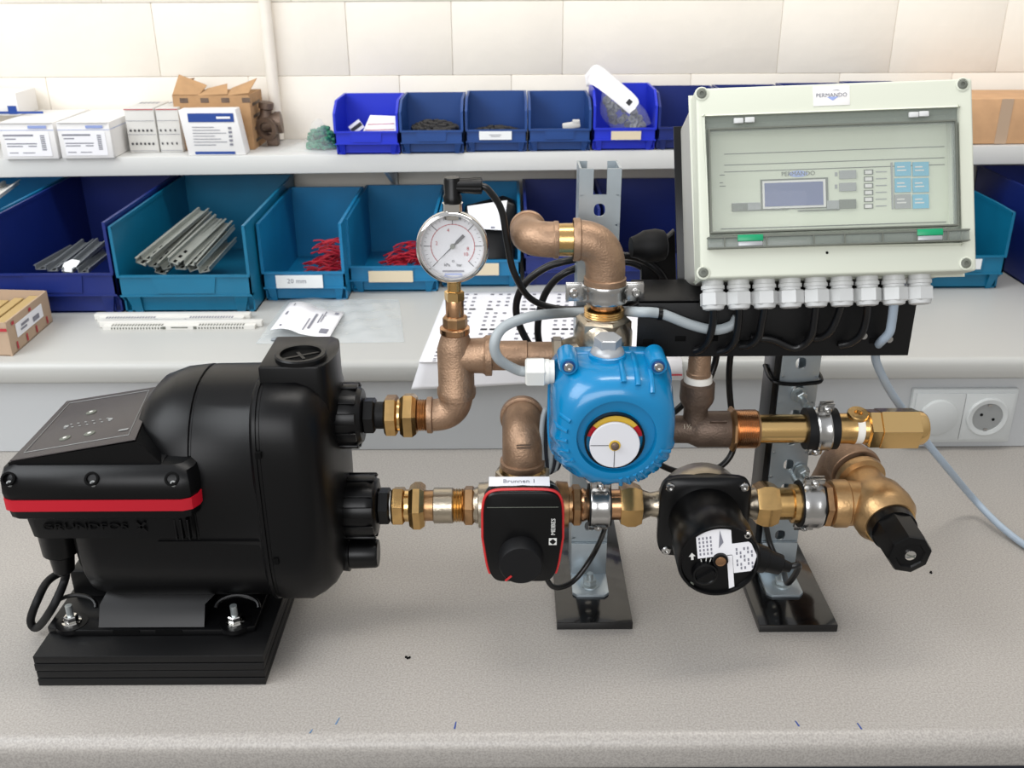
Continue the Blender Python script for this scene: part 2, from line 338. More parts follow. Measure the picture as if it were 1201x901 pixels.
t_ = text('20 mm', .011, at(348, 330, Y=B['D']['Y']-.0032), (1, 0, 0), (0, 0, 1), 'inkg', B['D']['th'])
for nm, m, pl, pr, lip, post, back, bot, lb, lab in (
    ('a', 'royal', 392, 467, 154, 134, 110, 181, 'bright blue small bin, leftmost on the wall shelf', None),
    ('b', 'mid', 469, 543, 153, 132, 109, 180, 'denim blue small bin heaped with black parts', None),
    ('c', 'mid', 546, 618, 152, 131, 107, 178, 'denim blue small bin with white label on its lip', ('wlabel', 562, 600, 154, 164)),
    ('d', 'mid', 620, 693, 151, 130, 107, 177, 'denim blue small bin with one grey clip inside', None),
    ('e', 'royal', 696, 770, 150, 125, 98, 176, 'bright blue small bin with a clear bag sticking out', ('tan', 717, 752, 154, 164)),
    ('f', 'navy', 772, 846, 149, 126, 101, 175, 'navy small bin partly behind the control box corner', None),
    ('g', 'navy', 849, 925, 148, 125, 100, 174, 'navy small bin above the control box, left one', None),
    ('h', 'navy', 928, 1004, 147, 124, 98, 173, 'navy small bin above the control box, middle one', None),
    ('i', 'navy', 1007, 1070, 147, 123, 96, 172, 'navy small bin above the control box, right one', None)):
    zz = shz(at((pl+pr)/2, bot, Y=1.67).x)
    B[nm] = bin_(nm, lb, m, pl, pr, bot, lip, post, back, .125, zz, ls=.03, group=G2, lab=lab, t=.0022)
marks([(-.010, .0008, .010, .0016), (-.008, -.0018, .008, -.001)], at(581, 159, Y=B['c']['Y']-.0034), (1, 0, 0), (0, 0, 1), 'inkg', B['c']['th'])
# ---------------------------------------------------------------- contents of the bins
def rail(p0, p1, wd, m, label, group, rot=0, name='metal_rail'):
    p0, p1 = Vector(p0), Vector(p1); d = (p1-p0); L = d.length; R = d.to_track_quat('X', 'Z').to_matrix() @ Matrix.Rotation(rot, 3, 'X')
    th = thing(name, label, 'metal rail', p0, group); b = MB(); c = (p0+p1)/2
    prof = [(-wd/2, .004), (-wd/2, 0), (wd/2, 0), (wd/2, .004)]
    b.box(c, (L, wd*.76, .0012), R); 
    for s in (-1, 1):
        b.box(c+R@V(0, s*wd*.38, .0030), (L, .0012, .007), R); b.box(c+R@V(0, s*wd*.45, .0065), (L, wd*.14, .0012), R)
    b.build('channel', m, th)
    h = MB()
    for k in range(3): h.box(c+R@V(-L*.46+k*.018, 0, .0008), (.008, wd*.2, .0006), R)
    h.build('slot', 'hole', th); return th
bc = B['C']; rg = 'grey rails in the big teal bin'
lbls = ['grey rail lying lowest at the left of the pile in the teal bin', 'grey rail second from left in the teal bin pile', 'grey rail in the middle of the teal bin pile', 'grey rail right of the middle in the teal bin pile', 'grey rail nearest the right wall of the teal bin', 'topmost grey rail with raised end in the teal bin', 'grey rail crossing under the front of the teal bin pile', 'short grey rail lying low at the teal bin front', 'rearmost grey rail in the teal bin pile', 'thin grey rail between wall and pile in the teal bin']
spec = [((165, 305), (228, 258)), ((180, 308), (243, 252)), ((196, 310), (252, 262)), ((212, 311), (262, 266)), ((228, 312), (271, 270)), ((172, 300), (240, 248)), ((203, 304), (258, 258)), ((188, 316), (222, 284)), ((222, 306), (266, 262)), ((240, 314), (272, 284))]
for i, ((ax, ay), (bx, by)) in enumerate(spec):
    lift = .010+.006*(i % 4)+(.02 if i in (5,) else 0)
    p = at(ax, ay+5, Y=bc['Y']+.028+.004*(i % 3)); q = at(bx, by, Y=bc['Y']+.20)
    p.z = max(p.z, ZS+.012); rail(p, q, .021, 'rail', lbls[i], rg, rot=random.uniform(-.4, .4))
bb = B['B']
for i, ((ax, ay), (bx, by)) in enumerate([((62, 318), (104, 285)), ((80, 320), (121, 284)), ((98, 320), (128, 296)), ((48, 316), (90, 292))]):
    p = at(ax, ay, Y=bb['Y']+.03); q = at(bx, by, Y=bb['Y']+.17); p.z = max(p.z, ZS+.012)
    rail(p, q, .020, 'railn', ['dim rail left of the middle in the navy bin', 'dim rail right of the middle in the navy bin', 'dim rail by the right wall of the navy bin', 'dim rail lying leftmost in the navy bin'][i], 'rails in the big navy bin')
p = at(80, 314, Y=bb['Y']+.03)
tag(MB().prism([p+V(-.012, 0, -.006), p+V(.004, 0, -.008), p+V(.014, .01, .004), p+V(0, .012, .006), p+V(-.012, .008, .001)], (0, .006, .003), bev=.001).build('cable_clip', 'wlabel'), 'small crumpled white clip on the rails in the navy bin', 'clip')
# pale rails in bin A
ba = B['A']
p = at(5, 246, Y=ba['Y']+.10); q = at(46, 213, Y=ba['Y']+.27)
rail(at(-12, 246, Y=ba['Y']+.03)+V(-.02, 0, 0), at(28, 216, Y=ba['Y']+.27)+V(-.02, 0, 0), .028, 'strip', 'wide pale rail leaning in the bin at the left edge', 'pale rails at the left edge')
def heap(x, y, z, rx, ry, hh, n, fn):
    for i in range(n):
        a = random.uniform(0, 2*PI); r = math.sqrt(random.random()); px = x+rx*r*math.cos(a); py = y+ry*r*math.sin(a)
        fn(V(px, py, z+hh*(1-r*r)*random.uniform(.3, 1)+.002), i)
def stuff(o, label, cat):
    tag(o, label, cat); o['kind'] = 'stuff'; return o
for key, n, cxp, lab in (('D', 60, 384, 'heap of red plastic strips in the smaller teal bin'), ('E', 60, 470, 'heap of red plastic strips in the teal bin left of the gauge')):
    b = MB(); q = B[key]; x = q['x1']-.034 if key == 'D' else q['x1']-.052; k = .040 if key == 'D' else .046
    def red(p, i):
        a = random.uniform(-.5, 1.2); d = V(math.cos(a), math.sin(a)*.6, random.uniform(-.2, .25)).normalized()*.016
        p.x = min(max(p.x, q['x0']+.022), q['x1']-.022)
        m_ = p+V(0, 0, .004); b.tube(spl([p-d, m_, p+d], 3), .0013, 6)
    heap(x, q['Y']+.075, ZS+q['hl']*.25, k, .05, q['hl']*(1.5 if key == 'D' else 1.1), n*2, red)
    stuff(b.build('red_strips', 'redp'), lab, 'plastic strips')
b = MB(); q = B['b']
def blk(p, i): b.cyl(p-V(.004, 0, 0), p+V(.004, .003, 0), .0042, seg=8)
heap((q['x0']+q['x1'])/2, q['Y']+.055, q['z']+.032, .038, .04, .012, 230, blk)
stuff(b.build('black_fittings', 'blk'), 'heap of small black parts in the denim blue bin', 'small parts')
b = MB(); q = B['c']; heap((q['x0']+q['x1'])/2, q['Y']+.055, q['z']+.023, .038, .04, .008, 130, blk)
stuff(b.build('black_fittings', 'blk'), 'low layer of black parts in the bin with white label', 'small parts')
# content of bin a: leaflet and black/white tag
q = B['a']
p = thing('folded_leaflet', 'folded white leaflet with red lines in the leftmost blue bin', 'leaflet', (q['x0']+.07, q['Y']+.05, q['z']+.02))
a, b2, c, d = at(424, 158, Y=q['Y']+.03), at(465, 158, Y=q['Y']+.03), at(464, 137, Y=q['Y']+.06), at(434, 136, Y=q['Y']+.06)
MB().prism([a, b2, c, d], (0, .002, .001)).build('sheet', 'paper', p)
for u, v in ((.25, .3), (.55, .62)):
    s, e = a.lerp(d, u), b2.lerp(c, v); MB().tube([s+V(.003, -.001, 0), e+V(-.003, -.001, 0)], .0006, 6).build('red_line', 'inkr', p)
p = at(418, 149, Y=q['Y']+.03)
tg = thing('striped_tag', 'small white tag with black stripe in the leftmost blue bin', 'tag', p)
Rt = Matrix.Rotation(.5, 3, 'Y'); Rt = Matrix.Rotation(-.6, 3, 'Y')
MB().box(p, (.022, .0015, .016), Rt).build('card', 'paper', tg); MB().box(p+V(0, -.001, 0), (.021, .0006, .006), Rt).build('stripe', 'ink', tg)
q = B['d']; p = at(670, 147, Y=q['Y']+.03)
tag(MB().box(p, (.030, .012, .010), Matrix.Rotation(-.15, 3, 'Y'), .002).box(p+V(.008, 0, .006), (.012, .012, .006), None, .001).build('plastic_clip', 'gcart'), 'grey plastic clip lying in the denim blue bin', 'clip')
# bag in bin e
q = B['e']
bg_ = thing('parts_bag', 'clear bag of grey parts with white paper strip in the bright blue bin', 'bag', at(735, 150, Y=q['Y']+.05))
def bagpt(u, v):
    c = at(715+v*25, 100+v*50, Y=q['Y']+.05); a = 2*PI*u; r = .010+.020*math.sin(min(1, v*1.15)*PI*.62)+.002*math.sin(a*5+v*9)
    return c+V(r*math.cos(a)*1.15, r*.7*math.sin(a), .0+r*.25*math.cos(a))
MB().grid(bagpt, 28, 14).build('bag_film', 'bagc', bg_)
b = MB()
for i in range(46):
    v = random.uniform(.3, .98); c = at(715+v*25, 100+v*50, Y=q['Y']+.05); r = .010+.018*math.sin(v*PI*.62)
    a = random.uniform(0, 2*PI); p = c+V(math.cos(a)*r*.85, math.sin(a)*r*.5, random.uniform(-.004, .004))
    b.lathe(p, (random.uniform(-1, 1), -1, random.uniform(-1, 1)), [(0, .006), (.004, .006), (.004, .003), (0.001, .003)], 10)
o = b.build('grey_rings', 'mgrey', bg_); o['kind'] = 'stuff'
P0 = [at(686, 88, Y=q['Y']+.03), at(700, 76, Y=q['Y']+.06), at(722, 92, Y=q['Y']+.035), at(748, 116, Y=q['Y']+.012), at(745, 128, Y=q['Y']+.004)]
w0 = [at(688, 102, Y=q['Y']+.03), at(695, 100, Y=q['Y']+.03), at(712, 112, Y=q['Y']+.015), at(736, 132, Y=q['Y']+.004), at(738, 133, Y=q['Y']+.003)]
A_, B2 = spl(P0, 5), spl(w0, 5)
MB().grid(lambda u, v: A_[min(len(A_)-1, round(u*20))].lerp(B2[min(len(B2)-1, round(u*20))], v), 20, 3).build('paper_strip', 'paper', bg_, solid=.0006)
p = at(738, 120, Y=q['Y']+.001); MB().box(p, (.008, .0006, .009), Matrix.Rotation(.7, 3, 'Y')).build('black_symbol', 'ink', bg_)
# bag in bin F
q = B['F']
bf = thing('black_parts_bag', 'black bag with white barcode label standing in the teal bin behind the gauge', 'bag', at(575, 290, Y=q['Y']+.08))
MB().prism([at(540, 304, Y=q['Y']+.05), at(604, 306, Y=q['Y']+.05), at(606, 240, Y=q['Y']+.10), at(590, 234, Y=q['Y']+.10), at(545, 246, Y=q['Y']+.10)], (0, .02, .004), bev=.004).build('bag_body', 'satin', bf)
a, b2, c, d = [at(x, y, Y=q['Y']+yy) for x, y, yy in ((552, 268, .060), (590, 270, .060), (595, 235, .088), (548, 242, .088))]
MB().prism([a, b2, c, d], (0, .0008, 0)).build('bag_label', 'paper', bf)
rt = (b2-a).normalized(); up = (d-a).normalized()
marks([(.003+.006*i, .006, .0055+.006*i, .034) for i in range(3)]+[(.034, .002, .041, .008)], a, rt, up, 'inkg', bf)
# ================================================================ THINGS ON THE WALL SHELF
def carton(name, label, cat, p0, p1, ztop, ylen, m, group=None, skew=0, bev=.001):
    """front bottom corners p0,p1 (pixels on plane y), top height, depth"""
    th = thing(name, label, cat, (p0+p1)/2+V(0, ylen/2, 0), group); z = p0.z
    b = MB(); d = V(skew, ylen, 0); h = ztop-z
    vs = [p0, p1, p1+d, p0+d]; b.prism([Vector(v) for v in vs], (0, 0, h), bev=bev); b.build('carton', m, th); return th
def shp(px, Y): 
    x = at(px, 185, Y=Y).x; return V(x, Y, shz(x)+.0004)
yb = 1.652
for i, (pa, pb, lb) in enumerate(((4, 69, 'white carton with printed label, left of its twin on the shelf'), (73, 134, 'white carton with printed label, right one showing its bare side'))):
    p0, p1 = shp(pa, yb), shp(pb, yb); zt = at(100, 144, Y=yb).z
    c = carton('white_carton', lb, 'carton', p0, p1, zt, .155, 'wbox', 'white label cartons on the shelf')
    W = p1.x-p0.x; H = zt-p0.z
    MB().box(((p0.x+p1.x)/2, yb-.0006, p0.z+H*.42), (W*.80, .0008, H*.66)).build('label', 'paper', c)
    marks([(0, H*.80, W, H*.815), (W*.55, H*.85, W*.88, H*.93)], p0+V(0, -.001, 0), (1, 0, 0), (0, 0, 1), 'bluel', c)
    marks([(W*.08, H*.64, W*.62, H*.69), (W*.10, H*.55, W*.30, H*.58), (W*.12, H*.42, W*.66, H*.45), (W*.12, H*.35, W*.4, H*.38), (W*.5, H*.35, W*.65, H*.38), (W*.14, H*.17, W*.30, H*.195), (W*.38, H*.17, W*.6, H*.195)]+[(W*.74, H*(.25+.055*k), W*.82, H*(.285+.055*k)) for k in range(8)], p0+V(0, -.001, 0), (1, 0, 0), (0, 0, 1), 'inkg', c)
    MB().box(((p0.x+p1.x)/2, yb+.002, zt+.0006), (W-.004, .010, .0010)).build('lid_flap', 'wbox', c)
    if i: marks([(0, H*.80, .15, H*.815)], p1+V(.0006, 0, 0), (0, 1, 0), (0, 0, 1), 'bluel', c)
p0, p1 = shp(-70, 1.812), shp(34, 1.812)
zt = at(10, 112, Y=1.73).z; p0 = shp(-90, 1.73); p1 = shp(33, 1.73); p0.z = p1.z = at(100, 144, Y=1.652).z+.0012; c = carton('small_carton', 'small white carton with blue logo patch at the left edge', 'carton', p0, p1, zt+.004, .075, 'wbox')
pL = at(4, 134, Y=1.73); marks([(0, 0, .015, .014)], pL+V(.010, -.001, 0), (1, 0, 0), (0, 0, 1), 'bluep', c, 'logo_patch'); marks([(-.05, .022, .07, .026)], V(pL.x, 1.7288, p0.z-.019), (1, 0, 0), (0, 0, 1), 'bluep', c, 'blue_edge')
for i, (pa, pb, lb) in enumerate(((154, 188, 'pale grey printed carton beside the white cartons'), (190, 216, 'narrower pale grey printed carton behind the blue banded box'))):
    p0, p1 = shp(pa, 1.70), shp(pb, 1.70); zt = at(180, 127, Y=1.70).z
    c = carton('printed_carton', lb, 'carton', p0, p1, zt, .085, 'gcart', 'pale printed cartons'); W = p1.x-p0.x; H = zt-p0.z; n = 6 if i == 0 else 4
    marks([(W*(.10+.85*k/n), H*z_, W*(.10+.85*k/n)+W*.07, H*(z_+.05)) for k in range(n) for z_ in (.18, .48)], p0+V(0, -.001, 0), (1, 0, 0), (0, 0, 1), 'ink', c)
    marks([(W*.02, H*.04, W*.98, H*.05), (W*.02, H*.41, W*.98, H*.42), (W*.02, H*.72, W*.98, H*.73)], p0+V(0, -.001, 0), (1, 0, 0), (0, 0, 1), 'inkg', c)
    marks([(0, H*.965, W, H*.985)], p0+V(0, -.001, 0), (1, 0, 0), (0, 0, 1), 'inkr', c)
    marks([(W*(.10+.85*k/n), .058, W*(.10+.85*k/n)+W*.09, .076) for k in range(n)], V(p0.x, p0.y, zt), (1, 0, 0), (0, 1, 0), 'inkg', c)
# blue banded carton
p0, p1 = shp(222, 1.665), shp(289, 1.665); zt = at(250, 129, Y=1.665).z; W = p1.x-p0.x; H = zt-p0.z
c = thing('banded_carton', 'white carton with dark blue band leaning before the cardboard box', 'carton', (p0+p1)/2)
MB().prism([p0, p1, p1+V(-.010, 0, H), p0+V(-.008, 0, H)], (0, .030, 0), bev=.001).build('carton', 'wbox', c)
up = V(-.008, 0, H)
marks([(W*.07, H*.74, W*.86, H*.93)], p0+V(0, -.0006, 0), (1, 0, 0), up, 'bluep', c, 'blue_band'); marks([(W*.12, H*.03, W*.82, H*.09)], p0+V(0, -.0006, 0), (1, 0, 0), up, 'bluep', c, 'blue_band')
marks([(W*.56, H*.81, W*.80, H*.86)], p0+V(0, -.0012, 0), (1, 0, 0), up, 'paper', c, 'logo_patch')
marks([(W*.12, H*(.62-.065*k), W*(.5+.1*(k % 3)), H*(.635-.065*k)) for k in range(7)]+[(W*.74, H*(.22+.09*k), W*.80, H*(.27+.09*k)) for k in range(5)], p0+V(0, -.0006, 0), (1, 0, 0), up, 'inkg', c)
# open cardboard box
p0, p1 = shp(212, 1.715), shp(300, 1.715); zt = at(250, 112, Y=1.715).z; W = p1.x-p0.x; H = zt-p0.z; D = .085
c = thing('open_cardboard_box', 'brown printed cardboard box with torn open flaps', 'cardboard box', (p0+p1)/2)
b = MB(); t = .002
b.box((p0.x+W/2, 1.715+t/2, p0.z+H/2), (W, t, H)); b.box((p0.x+W/2, 1.715+D, p0.z+H/2), (W, t, H)); b.box((p0.x+t/2, 1.715+D/2, p0.z+H/2), (t, D, H)); b.box((p0.x+W-t/2, 1.715+D/2, p0.z+H/2), (t, D, H)); b.box((p0.x+W/2, 1.715+D/2, p0.z+.001), (W, D, .002))
b.build('box_body', 'card', c)
for q4 in ([(0, 0, 0), (.045, 0, 0), (.052, .03, .012), (.006, .03, .03)], [(.045, 0, 0), (W*.72, 0, .002), (W*.66, .035, .014), (.05, .035, .006)], [(W*.72, 0, 0), (W, 0, .004), (W+.006, .04, .022), (W*.7, .035, .006)], [(0, .03, 0), (0, .07, 0), (.020, .07, .020), (.014, .03, .022)]):
    MB().prism([V(p0.x, 1.715, zt)+V(*v) for v in q4], (0, .0015, .0015)).build('flap', 'card', c)
marks([(.012+W*.27*k, -.012, .014+W*.27*k+.012, -.004) for k in range(4)], V(p0.x, 1.7148, zt), (1, 0, 0), (0, 0, 1), 'bronzed', c, 'printed_mark')
marks([(.015, H*(.12+.22*k), .07, H*(.18+.22*k)) for k in range(4)], V(p0.x+W, 1.715, p0.z), (0, 1, 0), (0, 0, 1), 'bronzed', c, 'printed_mark')
# brass valve
p = at(318, 142, Y=1.755)
vz = shz(p.x); c = thing('old_valve', 'tarnished brass valve lying on the wall shelf by the pipe', 'valve', (p.x, 1.755, vz))
MB().lathe(p+V(-.004, -.018, -.010), V(-.35, -1, -.1), [(-.026, .015), (-.006, .017), (0, .020), (.004, .020), (.004, .012), (-.01, .011)], 24).build('port', 'bronzed', c)
MB().lathe(p+V(-.010, .0, .0), (.15, 0, 1), [(-.014, .012), (.006, .013), (.010, .010), (.020, .010), (.022, .013), (.032, .013), (.034, .008)], 20).build('stem', 'bronzed', c)
MB().lathe(p+V(-.008, 0, -.005), (1, .1, .1), [(-.016, .012), (.010, .016), (.018, .019), (.026, .019), (.026, .010)], 20).build('body', 'bronzed', c)
MB().box((p.x, 1.757, (vz+p.z-.018)/2), (.020, .020, max(.004, p.z-.018-vz)), bev=.002).build('lower_port', 'bronzed', c)
# green bag
p = at(378, 158, Y=1.72); b = MB()
gb = thing('green_parts_bag', 'clear bag of green parts lying left of the blue bins', 'bag', (p.x, 1.72, shz(p.x)))
for i in range(260):
    a = random.uniform(0, 2*PI); r = random.random()**.5; q2 = V(p.x+.026*r*math.cos(a), 1.72+.024*r*math.sin(a), shz(p.x)+.003+.034*(1-r**4)*random.uniform(.1, 1))
    b.box(q2, (.008, .006, .004), Matrix.Rotation(random.uniform(0, 3), 3, 'Z'), .0008)
o = b.build('green_bits', 'green2', gb); o['kind'] = 'stuff'
def bp(u, v):
    x = p.x-.070+.100*u; y = 1.685+.07*v; e = math.sin(PI*u)*math.sin(PI*v)
    return V(x, y, shz(x)+.001+e*(.012 if u < .4 else .012+.046*math.sin(PI*(u-.4)/.6))+.0015*math.sin(u*30+v*11)*e)
MB().grid(bp, 30, 14).build('bag_film', 'bagc', gb)
# cardboard box right
p0, p1 = shp(1085, 1.67), shp(1290, 1.67); zt = at(1170, 116, Y=1.67).z; p0.z = p1.z = shz(p1.x)
c = carton('taped_cardboard_box', 'flat brown taped cardboard box right of the control box', 'cardboard box', p0, p1, zt, .12, 'cardl')
MB().box((at(1178, 140, Y=1.67).x, 1.6695, (p0.z+zt)/2), (.020, .0008, zt-p0.z)).build('tape_strip', 'cardp', c)

# ================================================================ THINGS ON THE LEDGE
# open printed box, left
p0 = at(15, 418, z=ZS); pr_ = at(62, 377, z=ZS); zt = at(4, 379, Y=p0.y).z; H = zt-ZS
c = thing('strip_box', 'open brown box with red stripes, holding tan strips', 'cardboard box', p0)
d1 = (pr_-p0); d2 = V(-.11, .010, 0); b = MB(); t = .0025; n1 = V(-d1.y, d1.x, 0).normalized()*t
b.prism([p0, pr_, pr_+n1, p0+n1], (0, 0, H)); b.prism([p0, p0+d2, p0+d2+V(0, t, 0), p0+V(0, t, 0)], (0, 0, H)); b.prism([pr_, pr_+d2, pr_+d2+V(0, -t, 0), pr_+V(0, -t, 0)], (0, 0, H)); b.prism([p0+d2, pr_+d2, pr_+d2+n1, p0+d2+n1], (0, 0, H)); b.prism([p0, pr_, pr_+d2, p0+d2], (0, 0, .002))
b.build('box_body', 'cardp', c)
for k in range(3):
    q0 = p0.lerp(p0+d2, .10+.22*k)+V(0, .004, H*.88-.004*k)+d1.normalized()*.008; MB().prism([q0, q0+V(-.014, 0, 0), q0+V(-.014, 0, 0)+d1*.86, q0+d1*.86], (0, 0, -.012)).build('tan_strip', 'wood', c)
L1 = d1.length; nrm = V(d1.y, -d1.x, 0).normalized()
b = MB(); r_ = d1.normalized(); o_ = p0+nrm*.0006
b.prism([o_+r_*L1*.17+V(0, 0, H*.38), o_+r_*L1*.80+V(0, 0, H*.38), o_+r_*L1*.80+V(0, 0, H*.78), o_+r_*L1*.17+V(0, 0, H*.78)], nrm*.0004).build('label', 'paper', c)
marks([(L1*.26, H*.5, L1*.4, H*.56), (L1*.28, H*.6, L1*.46, H*.68), (L1*.55, H*.45, L1*.70, H*.60)], p0+nrm*.0012, r_, (0, 0, 1), 'inkg', c)
marks([(L1*u, H*.08, L1*u+.005, H*.30) for u in (.12, .35, .58, .85)]+[(L1*u, H*.82, L1*u+.008, H*.92) for u in (.1, .5)], p0+nrm*.0006, r_, (0, 0, 1), 'inkr', c, 'red_stripe')
marks([(-.03, H*.75, .0, H*.84), (-.07, H*.2, -.062, H*.5)], p0+V(0, -.0008, 0), (1, 0, 0), (0, 0, 1), 'inkr', c, 'red_stripe')
# two terminal strips
for i, (pa, pb, py, lb) in enumerate(((110, 292, 377, 'white perforated strip lying behind its twin on the ledge'), (116, 306, 386, 'white perforated strip, the front one of two on the ledge'))):
    a = at(pa, py, z=ZS); b2 = at(pb, py, z=ZS); L = b2.x-a.x; c = thing('perforated_strip', lb, 'plastic strip', a, 'perforated strips on the ledge')
    MB().box(((a.x+b2.x)/2, a.y+.010, ZS+.0050), (L, .012, .009), bev=.0008).box(((a.x+b2.x)/2, a.y+.000, ZS+.0030), (L*.93, .012, .0056)).build('strip_body', 'strip', c)
    h = MB(); n = 46
    for k in range(n):
        u = .09+.82*k/n
        if .40 < u < .62: continue
        h.box((a.x+L*u, a.y+.0000, ZS+.0060), (L*.82/n*.5, .007, .0006)).box((a.x+L*u, a.y-.0061, ZS+.0030), (L*.82/n*.5, .0004, .003))
    h.box((a.x+L*.41, a.y-.0062, ZS+.0035), (.005, .0007, .004)).box((a.x+L*.60, a.y-.0062, ZS+.0035), (.005, .0007, .004)).box((a.x+L*.505, a.y-.0062, ZS+.0040), (.025, .0007, .0016))
    h.build('slots', 'dgrey' if i else 'inkg', c)
# plastic bag with label
c = thing('clear_bag', 'flat clear plastic bag with a white delivery label on the ledge', 'bag', at(390, 385, z=ZS))
q0, q1, q2, q3 = at(300, 404, z=ZS), at(474, 402, z=ZS), at(468, 352, z=ZS), at(338, 350, z=ZS)
def bagf(u, v, h=1):
    p = q0.lerp(q1, u).lerp(q3.lerp(q2, u), v); e = (math.sin(PI*u)*math.sin(PI*v))**.5 if 0 < u < 1 and 0 < v < 1 else 0
    p.z = ZS+.0008+h*e*(.004+.010*math.exp(-((u-.2)/.2)**2)+.0016*math.sin(u*25+v*8)+.0012*math.sin(v*30-u*14)); return p
MB().grid(bagf, 44, 18).build('bag_film', 'bagm', c)
p = at(333, 398, z=ZS+.004); MB().lathe(p, (1, .1, 0), [(-.018, .002), (-.012, .0035), (.012, .0035), (.03, .002)], 12).build('dark_content', 'railn', c)
l0, l1, l2, l3 = at(317, 387, z=ZS+.016), at(386, 396, z=ZS+.012), at(404, 366, z=ZS+.008), at(340, 355, z=ZS+.016)
def lab_(u, v):
    p = l0.lerp(l1, u).lerp(l3.lerp(l2, u), v); p.z += .004*math.sin(PI*min(1, u*2))+.001*math.sin(u*6); return p
MB().grid(lab_, 16, 4).build('delivery_label', 'paper', c, solid=.0003)
r_ = (l1-l0); u_ = (l3-l0); 
b = MB()
for a0, a1, b0, b1 in ((.50, .52, .12, .55), (.56, .60, .2, .75), (.66, .68, .45, .8), (.78, .92, .12, .28), (.86, .93, .85, .93), (.12, .16, .08, .14), (.08, .12, .5, .62), (.7, .72, .5, .9), (.13, .15, .82, .92)):
    b.quad(*[lab_(x, y)+V(0, 0, .0009) for x, y in ((a0, b0), (a1, b0), (a1, b1), (a0, b1))])
b.build('print', 'inkg', c)
# table sheets draped over ledge
def sheet(label, pxs, pys, overhang, m='paper'):
    c = thing('paper_sheet', label, 'paper', at(pxs[0], pys[0], z=ZS))
    return c
c = sheet('large white sheet printed with a number table, hanging over the ledge edge', (520, 600), (345, 345), .03)
a = at(524, 343, z=ZS); b2 = at(705, 343, z=ZS); e0 = at(492, 424, Y=yl-.0008); e1 = at(700, 424, Y=yl-.0008)
f0 = at(482, 457, Y=yl-.003); f1 = at(702, 447, Y=yl-.003)
LA = spl([a+V(0, 0, .0012), a.lerp(e0, .5)+V(0, 0, .0014), e0+V(0, .010, .0012), e0+V(-.001, -.001, -.004), f0], 8)
LB = spl([b2+V(0, 0, .0012), b2.lerp(e1, .5)+V(0, 0, .0014), e1+V(0, .010, .0012), e1+V(-.001, -.001, -.004), f1], 8)
for L_ in (LA, LB):
    for q_ in L_:
        if q_.y > yl+.004: q_.z = ZS+.0012
NL = len(LA)-1
def shf(u, v):
    k = v*NL; i = min(NL-1, int(k)); fr = k-i
    return LA[i].lerp(LA[i+1], fr).lerp(LB[i].lerp(LB[i+1], fr), u)+V(0, -.0012*math.sin(u*7)*max(0, v-.75)*4, 0)
MB().grid(shf, 18, NL).build('sheet', 'paper', c, solid=.0003)
b = MB(); bo = MB(); random.seed(5)
for i in range(17):
    for j in range(24):
        u0 = .075+i*.054; v0 = .02+j*.030
        if i % 4 == 3: continue
        bold = (j % 5 == 4)
        w_ = .040 if bold else .022; tgt = bo if bold else b
        if random.random() < .93:
            tgt.quad(*[shf(x, y)+V(0, -.0003, .0007) for x, y in ((u0, v0), (u0+w_, v0), (u0+w_, v0+.010), (u0, v0+.010))])
b.build('table_print', 'inkg', c); bo.build('table_heading_print', 'ink', c)
c = thing('paper_sheet', 'white sheet with a dark red line hanging behind the blue actuator', 'paper', at(750, 400, z=ZS))
a = at(712, 345, z=ZS); b2 = at(790, 345, z=ZS); e0 = at(706, 424, Y=yl-.0008); e1 = at(800, 424, Y=yl-.0008); f0 = at(704, 447, Y=yl-.0025); f1 = at(801, 446, Y=yl-.0025)
LA = [a+V(0, 0, .001), e0+V(0, .012, 0), e0, f0]; LB = [b2+V(0, 0, .001), e1+V(0, .012, 0), e1, f1]
for L_ in (LA, LB): L_[1].z = ZS+.001; L_[0].z = ZS+.001
b = MB(); 
for i in range(3): b.quad(LA[i], LB[i], LB[i+1], LA[i+1])
b.build('sheet', 'paper', c, solid=.0003)
p = at(760, 440, Y=yl-.0032); q_ = at(800, 440, Y=yl-.0032); MB().box(((p.x+q_.x)/2, yl-.0034, p.z), (q_.x-p.x, .0004, .0022)).build('red_line', 'inkr', c)
# ================================================================ PUMP
YP = .87
def PT(px, py, Y=YP): return at(px, py, Y=Y)
zL = PT(700, 592).z; zU = PT(600, 417).z; zR = PT(900, 503).z; zP = PT(480, 487).z
random.seed(3)
st0 = at(45, 805, z=0); Ys = st0.y; sx0, sx1 = at(46, 805, z=0).x, at(312, 805, z=0).x
hs = at(318, 769, Y=Ys).z/4
blab = ['topmost of the four black boards under the pump', 'second black board from the top under the pump', 'third black board from the top under the pump', 'lowest black board under the pump, lying on the bench']
for k in range(4):
    o = (3-k)*.0006; z = k*hs
    MBx = MB().box(((sx0+sx1)/2+random.uniform(-.0008, .0008), Ys+.105, z+hs/2), (sx1-sx0, .21-.001*(k % 2), hs-.0007), bev=.0008)
    tag(MBx.build('base_board', 'board'), blab[3-k], 'board', 'black boards stacked under the pump')
zs = 4*hs
pump = thing('water_pump', 'black domestic water pump with red stripe and angled control panel', 'pump', ((sx0+sx1)/2, YP, zs))
